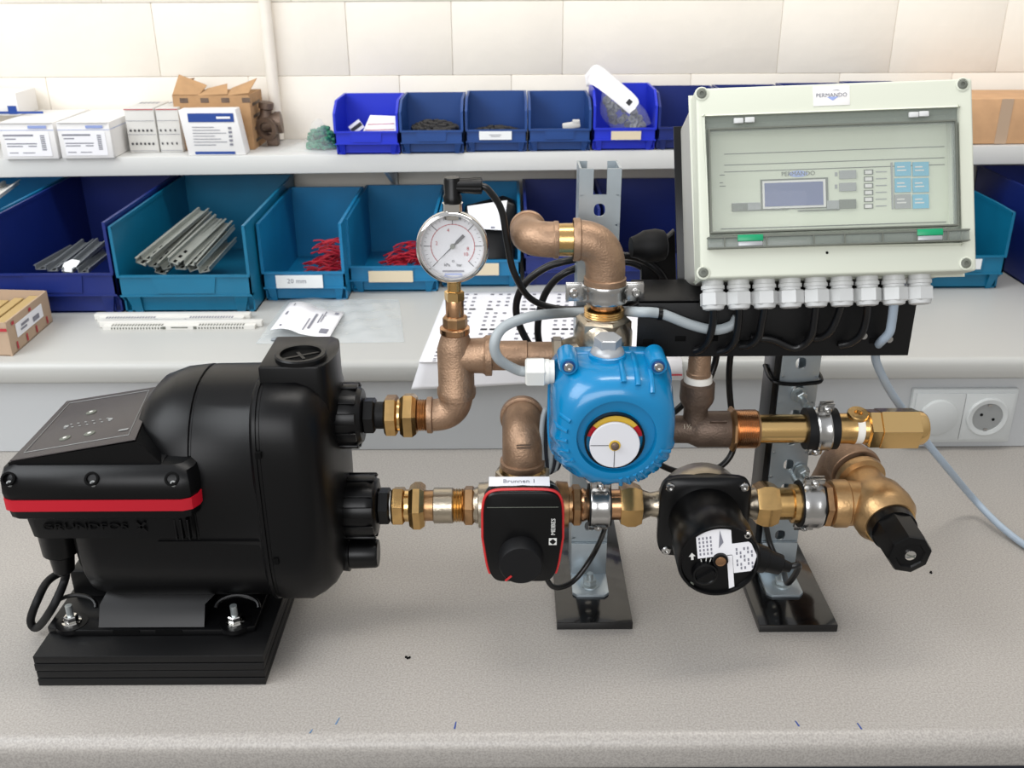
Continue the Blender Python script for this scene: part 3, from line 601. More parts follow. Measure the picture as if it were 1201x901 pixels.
# barrel
xb0 = at(78, 640, Y=YP-.08).x; xb1 = PT(300, 560, YP-.09).x; cz_ = .174; hy, hz = .088, .112
def ring(X, k, n=2.3, dz=0): return sup((YP, cz_+dz), hy*k, hz*k, n, X)
xs1 = PT(243, 430, YP).x
def lring(X, k): return sup((YP, .137), .086*k, .083*k, 2.6, X)
MB().rings([lring(xb0, .6), lring(xb0+.003, .82), lring(xb0+.012, .95), lring(xb0+.03, 1), lring(xb1-.004, 1)]).build('motor_cover', 'black', pump)
MB().rings([ring(xs1-.064, .60), ring(xs1-.058, .80), ring(xs1-.046, .91), ring(xs1-.026, .975), ring(xs1-.006, .995), ring(xs1-.0035, .995), ring(xs1-.0025, .98)]).build('collar', 'black', pump)
MB().rings([ring(xs1-.0025, .98), ring(xs1-.001, .98), ring(xs1, .995), ring(xb1-.006, 1.0), ring(xb1-.004, 1.015), ring(xb1, 1.015)]).build('motor_housing', 'black', pump)
MB().box(((xs1+xb1)/2-.02, YP-.086, .148), (.10, .004, .0012)).build('seam_ridge', 'black', pump)
# pump head
xh0 = xb1-.001; xh1 = PT(408, 600).x; Lh = xh1-xh0; cH = .176
def hr(X, ky, kz, n=3.9, dz=0): return sup((YP, cH+dz), (.090*ky), .119*kz, n, X)
MB().rings([hr(xh0-.003, .97, .97), hr(xh0, 1, 1), hr(xh0+.003, 1, 1), hr(xh0+.0035, .985, .99), hr(xh0+.006, .985, .99), hr(xh0+.007, 1, 1), hr(xh0+Lh*.55, 1.0, 1.0, 3.9), hr(xh0+Lh*.72, .97, .985, 3.2), hr(xh0+Lh*.86, .88, .94, 3), hr(xh0+Lh*.95, .74, .87, 2.8), hr(xh1, .5, .75, 2.6), hr(xh1+.002, .2, .4, 2.4)], cap0=True).build('pump_head', 'black', pump)
# top boss with priming plug
a = PT(302, 430, YP-.045); b2 = PT(386, 428, YP-.045); ztop = a.z; xa, xb = a.x, b2.x
pts = [V(xa, YP-.046, 0), V(xb-.012, YP-.046, 0)]+[V(xb-.012+.014*math.sin(t), YP-.006-.040*math.cos(t), 0) for t in [PI*i/14 for i in range(1, 14)]]+[V(xb-.012, YP+.034, 0), V(xa, YP+.034, 0)]
b = MB(); b.prism([p+V(0, 0, ztop-.062) for p in pts], (0, 0, .062), bev=.0025); b.build('filler_boss', 'black', pump)
pc_ = at(353, 419, z=ztop+.001); rp = rr(60, pc_)
MB().lathe(pc_, (0, 0, 1), [(-.001, rp), (.003, rp), (.0045, rp*.95), (.0045, rp*.80), (.001, rp*.78), (-.0004, rp*.78)], 44, cap0=True, cap1=False).build('plug_rim', 'black', pump)
MB().lathe(pc_+V(0, 0, .0006), (0, 0, 1), [(0, rp*.78), (.0004, rp*.78)], 40).build('plug_well_shade', 'hole', pump)  # flat disc, its near-black colour stands in for shade inside the recess
MB().box(pc_+V(0, 0, .0012), (rp*1.5, .003, .0015), Matrix.Rotation(.5, 3, 'Z')).box(pc_+V(0, 0, .0012), (.003, rp*.8, .0014), Matrix.Rotation(.5, 3, 'Z')).build('plug_grip', 'black', pump)
for px, py in ((303, 534), (324, 658)):
    p = PT(px, py, YP-.0895); MB().box(p, (.005, .004, .006)).build('latch_notch', 'hole', pump)
# ports
def xrun(name, label, cat, px0, pyc, prof, m, Y=YP, z=None, seg=36, parent=None, group=None, nut=None):
    pass
class Run:
    """coaxial turned fittings along x (pixels along the run, pixel diameters)"""
    def __init__(s, py, z, Y=YP): s.py, s.z, s.Y = py, z, Y
    def x(s, px): 
        d = s.Y*math.cos(TH)+(CH-s.z)*math.sin(TH); return (px-600.5)/F*d
    def r(s, d): return rr(d, (0, s.Y, s.z))
    def p(s, px, dz=0, dy=0): return V(s.x(px), s.Y+dy, s.z+dz)
    def lathe(s, name, pts, m, parent, seg=36, ph=0, **k):
        x0 = s.x(pts[0][0]); return MB().lathe((x0, s.Y, s.z), (1, 0, 0), [(s.x(a)-x0, s.r(d)) for a, d in pts], seg, ph, **k).build(name, m, parent)
    def nut(s, name, a, b, d, m, parent, ph=0, seg=6, ch=.10):
        return MB().nut((s.x(a), s.Y, s.z), (1, 0, 0), s.x(b)-s.x(a), s.r(d), ph, ch, seg).build(name, m, parent, ang=25)
    def thread(s, name, a, b, d, m, parent, n=6, dep_=.93):
        x0 = s.x(a); L = s.x(b)-x0; pr = []
        for i in range(n): pr += [(L*i/n, s.r(d)*dep_), (L*(i+.5)/n, s.r(d))]
        return MB().lathe((x0, s.Y, s.z), (1, 0, 0), pr+[(L, s.r(d)*dep_)], 32).build(name, m, parent, ang=70)
RL = Run(592, zL); RP = Run(487, zP); RU = Run(417, zU); RR = Run(503, zR)
for R_, a0, nm in ((RP, 380, 'upper'), (RL, 392, 'lower')):
    k = (a0-380)
    col_ = R_.lathe('port_collar', [(a0-12, 64), (a0, 72), (a0+30+k*.8, 74), (a0+40+k*.6, 70), (a0+46+k*.4, 62), (a0+47+k*.4, 40)], 'satin', pump, 48)
    b = MB(); x0 = R_.x(a0+14); L = R_.x(a0+42+k*.6)-x0
    for i in range(10):
        an = 2*PI*i/10; c = V(x0+L/2, R_.Y-R_.r(74)*math.sin(an), R_.z+R_.r(74)*math.cos(an)); b.box(c, (L, .011, .0032), Matrix.Rotation(an, 3, 'X'), .0012)
    b.build('grip_rib', 'satin', col_)
    e = a0+46+k*.4
    R_.nut('port_nut', e, e+15, 44, 'satin', pump, .3); R_.lathe('port_thread', [(e+15, 32), (e+26 if k == 0 else e+22, 32)], 'rubber', pump)
R_ = Run(649, PT(420, 649, YP-.012).z, YP-.012)
R_.lathe('drain_plug', [(398, 40), (410, 42), (411, 36), (440, 34), (443, 31), (443, 8)], 'satin', pump, 36)
# control box
zb = lambda px, py, Y: at(px, py, Y=Y)
yf = Ys+.008
xl0, xr0 = at(-3, 590, Y=yf).x, at(229, 590, Y=yf).x
zr1, zr0 = at(120, 587, Y=yf).z, at(120, 600, Y=yf).z
zsh = at(120, 545, Y=yf+.013).z
def cbx(z, k=0, yo=0): # plan outline of control box at height z
    c = .012
    return [V(xl0+k, YP-.02, z), V(xl0+k, yf+c+yo, z), V(xl0+k+c*.35, yf+c*.3+yo, z), V(xl0+k+c, yf+yo, z), V(xr0-k-c, yf+yo, z), V(xr0-k-c*.35, yf+c*.3+yo, z), V(xr0-k, yf+c+yo, z), V(xr0-k+.004, YP-.02, z)]
MB().rings([cbx(zr1-.0002, .0008, .0008), cbx(zr1+.006, 0, 0), cbx(zr1+(zsh-zr1)*.55, .0005, .001), cbx(zr1+(zsh-zr1)*.85, .003, .006), cbx(zsh, .008, .012)]).build('box_cover', 'black', pump, ang=30)
MB().rings([cbx(zr0, .0), cbx(zr1, .0)]).build('red_stripe', 'red', pump, ang=30)
MB().rings([cbx(zr0-.010, .006, .004), cbx(zr0-.0085, .003, .002), cbx(zr0-.0002, .002, .001)]).build('stripe_ledge', 'black', pump, ang=30)
z2 = at(120, 636, Y=yf+.010).z
MB().rings([cbx(z2, .018, .020), cbx(z2+.003, .013, .012), cbx(zr0-.009, .011, .009)]).build('box_base', 'black', pump, ang=30)
for px in (222, 214, 207):
    p = at(px, 620, Y=yf+.012); MB().box(p, (.0016, .006, .022), bev=.0005).build('side_rib', 'black', pump)
for px in (10, 108, 202):
    p = at(px, 563, Y=yf+.003); s = MB().lathe(p+V(0, .002, -.001), (0, -.75, .66), [(0, .0062), (.0042, .0066), (.0046, .0058), (.0046, .0045), (.001, .0042)], 24).build('screw_recess', 'hole', pump)
    bolt(p+V(.001, -.001, -.0035), (0, -.75, .66), .0028, .0025, 'mgrey', s)
text('GRUNDFOS', .0100, at(100, 618, Y=yf+.0092), (1, 0, 0), (0, -.1, 1), 'black', pump, 'raised_lettering', .0006, 1.5)
for a_ in (-.7, .7): MB().box(at(166, 618, Y=yf+.0085), (.0024, .0014, .013), Matrix.Rotation(a_, 3, 'Y')).build('raised_emblem', 'black', pump)
# tilted control panel wedge
yq = yf+.014; yb_ = YP+.055
A = V(xl0+.010, yq, zsh); Bq = at(160, 518, Y=yq); Cq = V(Bq.x+.03, yq, Bq.z+.006); D2 = V(xr0-.03, yq, zsh-.002)
TLp = at(78, 472, Y=yb_); 
front = [A+V(0, 0, -.006), D2+V(0, 0, -.006), D2+V(0, 0, .002), Bq, A+V(0, 0, .002)]
back = [V(A.x+.002, yb_, A.z-.006), V(D2.x, yb_, D2.z-.006), V(D2.x, yb_, at(186, 455, Y=yb_).z), at(186, 455, Y=yb_), TLp]
MB().rings([front, back]).build('panel_wedge', 'black', pump, ang=25)
pa, pb, pc2, pd = A+V(.002, .001, .0024), Bq+V(-.001, .001, .0008), at(186, 455, Y=yb_)+V(-.001, -.001, .0008), TLp+V(.001, -.001, .0008)
nn = (pb-pa).cross(pd-pa).normalized()
film = MB().prism([pa, pb, pc2, pd], nn*.0012, bev=.0004).build('control_panel', 'panel', pump)
def pp(u, v, h=.0016): return pa.lerp(pb, u).lerp(pd.lerp(pc2, u), v)+nn*h
b = MB()
fr = [(.07, .09), (.93, .09), (.93, .93), (.07, .93)]
for (u0, v0), (u1, v1) in zip(fr, fr[1:]+fr[:1]): b.tube([pp(u0, v0), pp(u1, v1)], .0003, 5)
b.build('panel_outline', 'mgrey', pump)
for u, v in ((.35, .23), (.56, .24), (.42, .66)):
    k = MB().lathe(pp(u, v, .0010), nn, [(0, .0052), (.0008, .0052), (.0011, .0046)], 24).build('button', 'dgrey', pump)
    MB().lathe(pp(u, v, .0020), nn, [(0, .0018), (.0003, .0018)], 12).build('button_symbol', 'white', k)
b = MB()
for i in range(13):
    u = .27+.034*i; b.box(pp(u, .42+.055*(i % 2)), (.0022, .0012, .0004)); 
    if i in (0, 12): b.box(pp(u, .45), (.004, .004, .0004))
b.build('display_marks', 'mgrey', pump)
marks([(0, 0, .009, .004)], pp(.82, .18), pb-pa, pd-pa, 'mgrey', pump, 'side_print')
# cable gland and pump cable
g0 = at(72, 640, Y=YP-.055)
MB().lathe(g0+V(0, 0, .022), (-.05, 0, -1), [(0, .019), (.028, .017), (.032, .012), (.050, .010), (.054, .006)], 24).build('cable_gland', 'satin', pump)
tag(MB().tube(spl([g0+V(0, 0, -.022), at(76, 680, Y=YP-.045), at(62, 712, Y=YP-.065), at(44, 736, z=.012), at(36, 728, z=.018), at(44, 704, z=.042), at(58, 680, Y=YP+.00), at(84, 668, Y=YP+.02), at(125, 662, Y=YP+.02)], 8), .0042, 14).build('pump_cable', 'rubber'), 'black rubber cable looping out under the left end of the pump', 'cable')
# foot
zf = zs; y0 = at(180, 746, z=zs).y
fx0, fx1 = at(58, 740, z=zs).x, at(301, 738, z=zs).x; fzt = .034
top0, top1 = fx0+.055, fx1-.055
b = MB(); b.prism([(fx0, y0+.006, zf), (fx0+.02, y0, zf), (fx1-.02, y0, zf), (fx1, y0+.006, zf), (fx1, YP+.075, zf), (fx0, YP+.075, zf)], (0, 0, .007), bev=.0015)
b.build('foot_plate', 'satin', pump)
b = MB(); zz = zf+.006
b.rings([[V(fx0+.052, y0+.004, zz), V(fx1-.050, y0+.004, zz), V(fx1-.050, YP+.05, zz), V(fx0+.052, YP+.05, zz)], [V(fx0+.052, y0+.016, zz+.020), V(fx1-.050, y0+.016, zz+.020), V(fx1-.050, YP+.05, zz+.026), V(fx0+.052, YP+.05, zz+.026)], [V(fx0+.060, y0+.035, zz+.034), V(fx1-.03, y0+.035, zz+.034), V(fx1-.03, YP+.04, zz+.034), V(fx0+.058, YP+.04, zz+.034)]])
b.build('foot_bracket', 'satin', pump, ang=25)
b = MB(); b.box(((fx0+fx1)/2, YP+.012, zz+.016), (fx1-fx0-.012, .08, .034), bev=.006); b.build('foot_saddle', 'satin', pump)
for px in (84, 276):
    p = at(px, 728, z=zf+.009); p0 = V(p.x, p.y, zf+.0072)
    bt = MB().lathe(p0, (0, 0, 1), [(0, .0092), (.0016, .0092), (.0018, .006)], 28).build('bolt_washer', 'chrome', pump)
    MB().nut(p0+V(0, 0, .0015), (0, 0, 1), .007, .0068).build('nut', 'chrome', bt, ang=25); MB().cyl(p0+V(0, 0, .008), p0+V(0, 0, .020), .0034, seg=16).build('stud', 'zinc', bt)
    MB().lathe(p0, (0, 0, 1), [(-.004, .016), (.0004, .0155)], 28).build('bolt_pad', 'satin', pump)
    MB().tube([p0+V(.022*math.cos(t), .016+.010*math.sin(t)-.006, .010+.008*math.sin(t)) for t in [PI*i/12 for i in range(13)]], .0022, 8).build('foot_rib', 'satin', pump)
for px in (148, 198):
    p = at(px, 741, Y=y0-.0003); MB().box(p, (.026, .0016, .0028)).build('foot_slot', 'hole', pump)

# ================================================================ PIPE FITTINGS
def fit(name, label, cat, base, group=None): return thing(name, label, cat, base, group)
# upper union
c = fit('union_fitting', 'brass union joining the upper pump port to a bronze elbow', 'pipe union', RP.p(475))
RP.nut('coupling_nut', 451, 467, 50, 'brass', c, .35); RP.lathe('collar', [(466, 38), (471, 38)], 'brass2', c); RP.nut('union_nut', 470, 489, 56, 'brass', c, .2, ch=.16); RP.thread('thread', 489, 503, 38, 'brassd', c, 5)
RP.lathe('sealing_thread', [(449, 30), (452, 30)], 'brass', c)
def elbow(c, P0, d0, P1, d1, r, m, bead=1.14, rb=None, n=14, r2=None, bl=.006):
    """bent casting from P0 (leaving along d0) to P1 (arriving along d1), bead bands at both mouths"""
    P0, P1, d0, d1 = Vector(P0), Vector(P1), Vector(d0).normalized(), Vector(d1).normalized()
    # circular-ish corner through the crossing point
    k = (P1-P0); t = k.dot(d0); Cn = P0+d0*t
    a = min(t, (P1-Cn).length)*.95; q0 = Cn-d0*a; q1 = Cn+d1*a; pts = [P0]
    pts += [q0.lerp(Cn, s).lerp(Cn.lerp(q1, s), s) for s in [i/n for i in range(n+1)]]
    pts.append(P1); pts = [p for i, p in enumerate(pts) if i == 0 or (p-pts[i-1]).length > 1e-4]
    o = MB().tube(pts, r, 32).build('elbow_body', m, c, ang=50)
    for P, d, in ((P0, d0), (P1, -d1)):
        MB().lathe(P-d*.0, d, [(0, r*(bead-.03)), (.0008, r*bead), (bl-.001, r*bead), (bl, r*1.0)], 36).build('mouth_band', m, c)
    return o
RT = PT(535, 440); xT = RT.x; zE = PT(535, 459).z
c = fit('pipe_elbow', 'bronze elbow turning up into the tee beside the pressure gauge', 'pipe elbow', (xT, YP, RP.z))
elbow(c, (RP.x(501), YP, RP.z), (1, 0, 0), (xT, YP, zE), (0, 0, 1), RP.r(38), 'bronze')
# tee
zt0, zt1 = PT(535, 461).z, PT(535, 396).z
c = fit('pipe_tee', 'bronze tee carrying the pressure gauge', 'pipe tee', (xT, YP, zt0))
r4 = RU.r(43)
MB().lathe((xT, YP, zt0-.001), (0, 0, 1), [(0, r4*.95), (.001, r4*1.08), (.006, r4*1.08), (.008, r4), (zt1-zt0-.010, r4), (zt1-zt0-.002, r4*.86), (zt1-zt0+.004, RU.r(32)), (PT(535, 384).z-zt0, RU.r(31))], 40).build('tee_body', 'bronze', c)
RU.lathe('tee_branch', [(535, 40), (566, 42), (568, 44), (570, 48), (577, 48), (577.5, 40)], 'bronze', c)
zc0 = PT(535, 391).z
b = MB().lathe((xT, YP, zc0), (0, 0, 1), [(0, RU.r(33)), (.001, RU.r(35)), (.006, RU.r(35)), (.0075, RU.r(30))], 36).build('reducer_rim', 'copper', c)
# gauge stem fittings
def Z(py, px=533, Y=YP): return at(px, py, Y=Y).z
gx = PT(533, 350).x
c = fit('brass_reducer', 'short copper coloured reducer between tee and gauge', 'pipe fitting', (gx, YP, Z(391)))
MB().nut((gx, YP, Z(384)), (0, 0, 1), Z(370)-Z(384), RU.r(29), .2, .15, 8).build('reducer_hex', 'brassd', c, ang=25)
MB().lathe((gx, YP, Z(372)), (0, 0, 1), [(0, RU.r(21)), (Z(352)-Z(372), RU.r(21)), (Z(350)-Z(372), RU.r(19))], 28).build('reducer_neck', 'copper', c)
# gauge
gc = PT(530.5, 290, YP-.004); gn = V(-.02, -.985, .10).normalized(); gr = rr(86, gc)
c = fit('pressure_gauge', 'round chrome pressure gauge with black needle above the bronze tee', 'pressure gauge', (gx, YP, Z(352)))
MB().nut((gx, YP, Z(353)), (0, 0, 1), Z(341)-Z(353), RU.r(23), .4, .1).build('gauge_hex', 'brass2', c, ang=25)
MB().cyl((gx, YP, Z(342)), (gx, YP, gc.z-gr*.9), RU.r(16)).build('gauge_stem', 'brass', c)
MB().lathe(gc-gn*.020, gn, [(0, gr*.86), (.002, gr*.93), (.013, gr*.93), (.016, gr*.99), (.020, gr), (.0235, gr*.985), (.026, gr*.93), (.0265, gr*.88), (.0235, gr*.845), (.020, gr*.84), (.0145, gr*.84)], 72, cap1=False).build('gauge_case', 'chrome', c)
dl = MB().lathe(gc-gn*.0065, gn, [(0, gr*.86), (.0005, gr*.86)], 64).build('gauge_dial', 'dial', c)
rg_ = V(1, 0, 0); rg_ = (rg_-gn*rg_.dot(gn)).normalized(); ug = gn.cross(rg_); dc = gc-gn*.0055
def dp(ang, r, h=0): a = math.radians(ang); return dc+rg_*(gr*r*math.cos(a))+ug*(gr*r*math.sin(a))+gn*h
b = MB()
for k in range(7): an = 225-45*k; b.tube([dp(an, .60), dp(an, .80)], .00035, 5)
for k in range(31):
    an = 225-9*k; b.tube([dp(an, .73), dp(an, .79)], .00016, 4)
b.build('scale_mark', 'ink', dl)
b = MB(); pr_ = [dp(225-9*k, .60) for k in range(31)]; b.tube(pr_, .0003, 5)
for k in range(31): b.tube([dp(225-9*k, .57), dp(225-9*k, .62)], .00014, 4)
b.build('red_scale', 'inkr', dl)
for s, an, r in (('2', 170, .45), ('4', 105, .45), ('8', -10, .42), ('10', -33, .42)):
    text(s, .0048, dp(an, r, .0002), rg_, ug, 'inkr', dl, 'numeral')
for s, an, r, z_ in (('bar', -72, .55, .005), ('kPa', -108, .55, .005), ('O', -90, .42, .004)): text(s, z_*.8, dp(an, r, .0002), rg_, ug, 'ink', dl)
marks([(-gr*.30, -gr*.72, gr*.30, -gr*.67)], dc, rg_, ug, 'inkg', dl); marks([(-gr*.24, -gr*.80, gr*.24, -gr*.755)], dc, rg_, ug, 'bluel', dl)
nd = V(math.cos(math.radians(222)), 0, math.sin(math.radians(222)))
ndv = rg_*math.cos(math.radians(224))+ug*math.sin(math.radians(224)); nv = gn.cross(ndv)
h = gn*.0025
MB().prism([dc+h+ndv*gr*.70, dc+h+nv*.0007, dc+h-ndv*gr*.12+nv*.0009, dc+h-ndv*gr*.18+nv*.0015, dc+h-ndv*gr*.44+nv*.0015, dc+h-ndv*gr*.44-nv*.0015, dc+h-ndv*gr*.18-nv*.0015, dc+h-ndv*gr*.12-nv*.0009, dc+h-nv*.0007], gn*.0005).build('needle', 'ink', dl)
MB().lathe(dc, gn, [(0, .0024), (.004, .0022)], 20).build('needle_hub', 'dgrey', dl)
MB().lathe(gc+gn*.0005, gn, [(0, gr*.845), (.0012, gr*.845)], 64).build('gauge_glass', 'glass', c)
zk = at(531, 248, Y=gc.y+.008).z; gxx = at(531, 244, Y=gc.y+.008).x; gy = gc.y+.008
MB().lathe((gxx, gy, zk-.006), (0, 0, 1), [(0, RU.r(23)), (.014, RU.r(23)), (.0145, RU.r(18))], 28).build('sensor_collar', 'chrome', c)
c2 = fit('sensor_plug', 'black angled cable plug on top of the pressure gauge', 'plug', (gxx, gy, zk+.008))
zz1 = at(533, 208, Y=gy).z; zz2 = at(533, 218, Y=gy).z
MB().lathe((gxx, gy, zk+.008), (0, 0, 1), [(0, RU.r(20)), (.006, RU.r(21)), (.008, RU.r(18)), (zz1-zk-.010, RU.r(19)), (zz1-zk-.008, RU.r(17))], 24, rib=.96).build('plug_body', 'satin', c2)
RK = Run(218, zz2, gy)
RK.lathe('plug_nut', [(532, 17), (550, 18), (558, 20), (566, 20), (567, 14)], 'satin', c2, 28, rib=.94)
def cable(label, pts, r, m, group=None, n=8, name='cable'):
    return tag(MB().tube(spl(pts, n), r, 12).build(name, m), label, 'cable', group)
cable('black gauge cable curving down from the plug to the right', [RK.p(565), RK.p(574, -.004), at(588, 246, Y=gy+.004), at(595, 285, Y=gy+.006), at(603, 320, Y=gy+.010), at(622, 350, Y=gy+.03), at(655, 362, Y=.912), at(700, 361, Y=.9185), at(735, 357, Y=.9185), at(752, 350, Y=.935), at(770, 340, Y=.955)], .0032, 'cblack')
# horizontal pipe to ball valve
c = fit('copper_pipe', 'short copper pipe from the tee to the nickel valve', 'pipe', RU.p(610))
RU.lathe('pipe', [(577, 35), (618, 35), (619, 32), (648, 32)], 'bronze', c); RU.lathe('pipe_end', [(618, 27), (655, 27)], 'copper', c)
# vertical axis
xV = PT(709, 345).x; VZ = lambda py: at(709, py, Y=YP).z
vr = lambda d, py: rr(d, (xV, YP, VZ(py)))
c = fit('ball_valve', 'nickel plated ball valve behind the blue actuator', 'valve', (xV, YP, zU-.03))
MB().lathe((xV, YP, zU-.040), (0, 0, 1), [(0, vr(50, 400)), (.012, vr(64, 400)), (VZ(398)-zU+.04, vr(68, 400)), (VZ(388)-zU+.04, vr(68, 400)), (VZ(380)-zU+.04, vr(62, 400)), (VZ(374)-zU+.04, vr(56, 400)), (VZ(370)-zU+.04, vr(46, 400))], 40).build('valve_body', 'nickel', c)
MB().nut((xV, YP, VZ(388)), (0, 0, 1), VZ(371)-VZ(388), vr(66, 380), .25, .1, 6).build('valve_hex', 'nickel', c, ang=25)
RU.nut('side_hex', 647, 660, 46, 'nickel', c, .4); RU.lathe('side_neck', [(659, 36), (672, 44), (690, 58)], 'nickel', c)
c = fit('brass_nipple', 'brass threaded nipple between the nickel valve and the upper clamp', 'pipe fitting', (xV, YP, VZ(372)))
b = MB(); pr = []; z0 = VZ(373); L = VZ(360)-z0
for i in range(5): pr += [(L*i/5, vr(47, 365)*.95), (L*(i+.5)/5, vr(47, 365))]
b.lathe((xV, YP, z0), (0, 0, 1), pr+[(L, vr(46, 360)*.9)], 36).build('thread', 'brass', c, ang=70)
MB().cyl((xV, YP, VZ(361)), (xV, YP, VZ(328)), vr(32, 355), seg=32).build('neck', 'copper', c)
# clamps
def clamp(label, c0, ax, r, wd, ears, m='steel', ear=.016, back=None, rub=True, group='pipe clamps on the stands', ang_out=None):
    """pipe clamp: band around axis ax at c0, ears along the direction `ears`"""
    c0, ax, ears = Vector(c0), Vector(ax).normalized(), Vector(ears).normalized(); t = fit('pipe_clamp', label, 'pipe clamp', c0, group); h = wd/2
    MB().lathe(c0-ax*h, ax, [(0, r*.94), (0, r*.99), (wd*.12, r*1.03), (wd*.3, r*1.0), (wd*.7, r*1.0), (wd*.88, r*1.03), (wd, r*.99), (wd, r*.94)], 48, cap0=False, cap1=False).build('clamp_band', m, t)
    if rub: MB().lathe(c0-ax*h*1.16, ax, [(0, r*.80), (0, r*.96), (wd*1.16, r*.96), (wd*1.16, r*.80)], 40, cap0=False, cap1=False).build('rubber_liner', 'rubber', t)
    n = ax.cross(ears)
    for s in (-1, 1):
        e0 = c0+ears*s*(r+ear*.42)
        R = Matrix((ax, ears*s, ax.cross(ears*s))).transposed()
        for q in (-1, 1):
            MB().box(e0+n*q*.0022, (wd, ear, .0020), R, .0006).build('clamp_ear', m, t)
        pn = n if n.y < 0 else -n
        if abs(pn.y) < .3: pn = -V(0, 1, 0)
        bolt(e0+pn*.0030+ears*s*.001, pn, .0042, .0038, m, t, 'clamp_screw')
    if back:
        MB().cyl(c0+V(0, r, 0), Vector((c0.x, back, c0.z)), .0042, seg=14).build('threaded_rod', 'zinc', t); 
        MB().nut((c0.x, c0.y+r, c0.z), (0, 1, 0), .008, .0085).build('rod_nut', 'zinc', t, ang=25)
    return t
YU = .926
clamp('steel clamp under the large bronze elbow with screws left and right', (xV, YP, VZ(342)), (0, 0, 1), vr(53, 342), .017, (1, 0, 0), rub=False, back=YU, ear=.0165)
# large elbow pair at top
zB1 = VZ(333); zH = VZ(281)
c = fit('large_elbow', 'large bronze elbow on top of the upper clamp', 'pipe elbow', (xV, YP, zB1))
RH = Run(281, zH)
elbow(c, (RH.x(673), YP, zH), (1, 0, 0), (xV, YP, zB1), (0, 0, -1), vr(47, 300), 'bronze', 1.07, bl=.007)
c = fit('street_elbow', 'bronze elbow turned to the wall, left of the large elbow', 'pipe elbow', (RH.x(630), YP, zH))
xo = RH.x(622)
elbow(c, (RH.x(656), YP, zH), (-1, 0, 0), (xo-.001, YP+.036, zH+.002), (-.02, 1, .0), RH.r(42), 'bronze', 1.05, bl=.005)
RH.lathe('brass_thread', [(652, 38), (677, 39)], 'brass', c)
# ---------------------------------------------------------------- lower run
c = fit('union_fitting', 'brass union joining the lower pump port to the steel nipple', 'pipe union', RL.p(480))
RL.nut('coupling_nut', 459, 475, 48, 'brass', c, .1); RL.lathe('collar', [(474, 38), (481, 38)], 'brass2', c); RL.nut('union_nut', 480, 498, 57, 'brass', c, .3, ch=.18); RL.lathe('tail', [(497, 36), (509, 36)], 'brassd', c)
RL.lathe('seal_ring', [(457.5, 34), (459.5, 34)], 'white', c)
c = fit('brass_nipple', 'worn grey brown nipple between the lower union and the mixing valve', 'pipe fitting', RL.p(530))
RL.lathe('nipple_sleeve', [(508, 40), (509, 42), (530, 42), (531, 40)], 'nickel', c); RL.thread('thread', 530, 543, 40, 'brass', c, 4); RL.nut('hex', 543, 556, 48, 'brassd', c, .2)
c = fit('mixing_valve', 'brass three way mixing valve behind the square black actuator', 'valve', RL.p(612))
RL.lathe('side_port', [(555, 40), (560, 44), (561, 53), (574, 55), (577, 46)], 'nickel', c); RL.lathe('valve_body', [(570, 46), (590, 62), (636, 62), (650, 50), (652, 56), (665, 54), (666, 44)], 'brassd', c)
x3 = RL.x(612); zt3 = PT(612, 549).z
MB().nut((x3, YP, zL+.018), (0, 0, 1), zt3-zL-.018, rr(64, (x3, YP, zt3)), .1, .1, 8).build('top_port', 'nickel', c, ang=25)
MB().lathe((x3, YP, zt3-.004), (0, 0, 1), [(0, rr(56, (x3, YP, zt3))), (.003, rr(56, (x3, YP, zt3))), (.010, rr(46, (x3, YP, zt3)))], 32).build('top_thread', 'brass', c)
c = fit('standing_elbow', 'bronze elbow rising from the mixing valve and turning to the back', 'pipe elbow', (x3, YP, zt3))
re = rr(47, (x3, YP, zt3+.02)); zq = at(612, 498, Y=YP+.012).z
elbow(c, (x3, YP, zt3+.002), (0, 0, 1), (x3, YP+.034, zq), (0, 1, 0.0), re, 'bronze', 1.12, bl=.008)
for dz in (.0, .003):
    MB().box((x3+.001, YP-re-.0001, zt3+.033+dz), (.014, .0012, .0010)).build('casting_line', 'bronzed', c)
c = fit('brass_nipple', 'brass hex nipple right of the black actuator', 'pipe fitting', RL.p(676))
RL.lathe('neck', [(664, 42), (670, 42)], 'brassd', c); RL.nut('hex', 669, 681, 50, 'brassd', c, .25); RL.lathe('tail', [(680, 38), (683, 40), (688, 36), (694, 38), (716, 36), (728, 36)], 'copper', c)
clamp('steel clamp on the lower pipe in front of the left upright', RL.p(702), (1, 0, 0), RL.r(52), RL.x(713)-RL.x(691), (0, -.25, 1), rub=True, back=YU, ear=.012)
c = fit('union_fitting', 'brass union nut left of the black circulation pump', 'pipe union', RL.p(738))
RL.nut('union_nut', 726, 751, 54, 'brass', c, .26, ch=.3)
# circulation pump
xc = RL.x(822); yc = YP
c = fit('circulation_pump', 'black circulation pump with white rating labels on its round front', 'pump', (xc, YP, zL))
RL.lathe('flow_tube', [(750, 40), (754, 34), (762, 28), (772, 32), (782, 48), (800, 60), (845, 60), (862, 46), (874, 30), (882, 36), (885, 40)], 'nickel', c)
MB().lathe((xc, yc+.030, zL-.004), (0, -1, 0), [(0, .020), (.004, .034), (.014, .044), (.034, .047), (.040, .046)], 40).build('volute', 'nickel', c)
q = .046; yfl = yc-.012
def rsq(Y, s, n, seg=56, dz=-.006): 
    return [V(xc+s*math.copysign(abs(math.cos(a))**(2/n), math.cos(a)), Y, zL+dz+s*math.copysign(abs(math.sin(a))**(2/n), math.sin(a))) for a in [2*PI*i/seg for i in range(seg)]]
MB().rings([rsq(yfl+.006, q*.96, 6), rsq(yfl+.003, q, 6), rsq(yfl-.004, q, 6), rsq(yfl-.006, q*.96, 6), rsq(yfl-.009, q*.85, 3)]).build('flange', 'satin', c, ang=40)
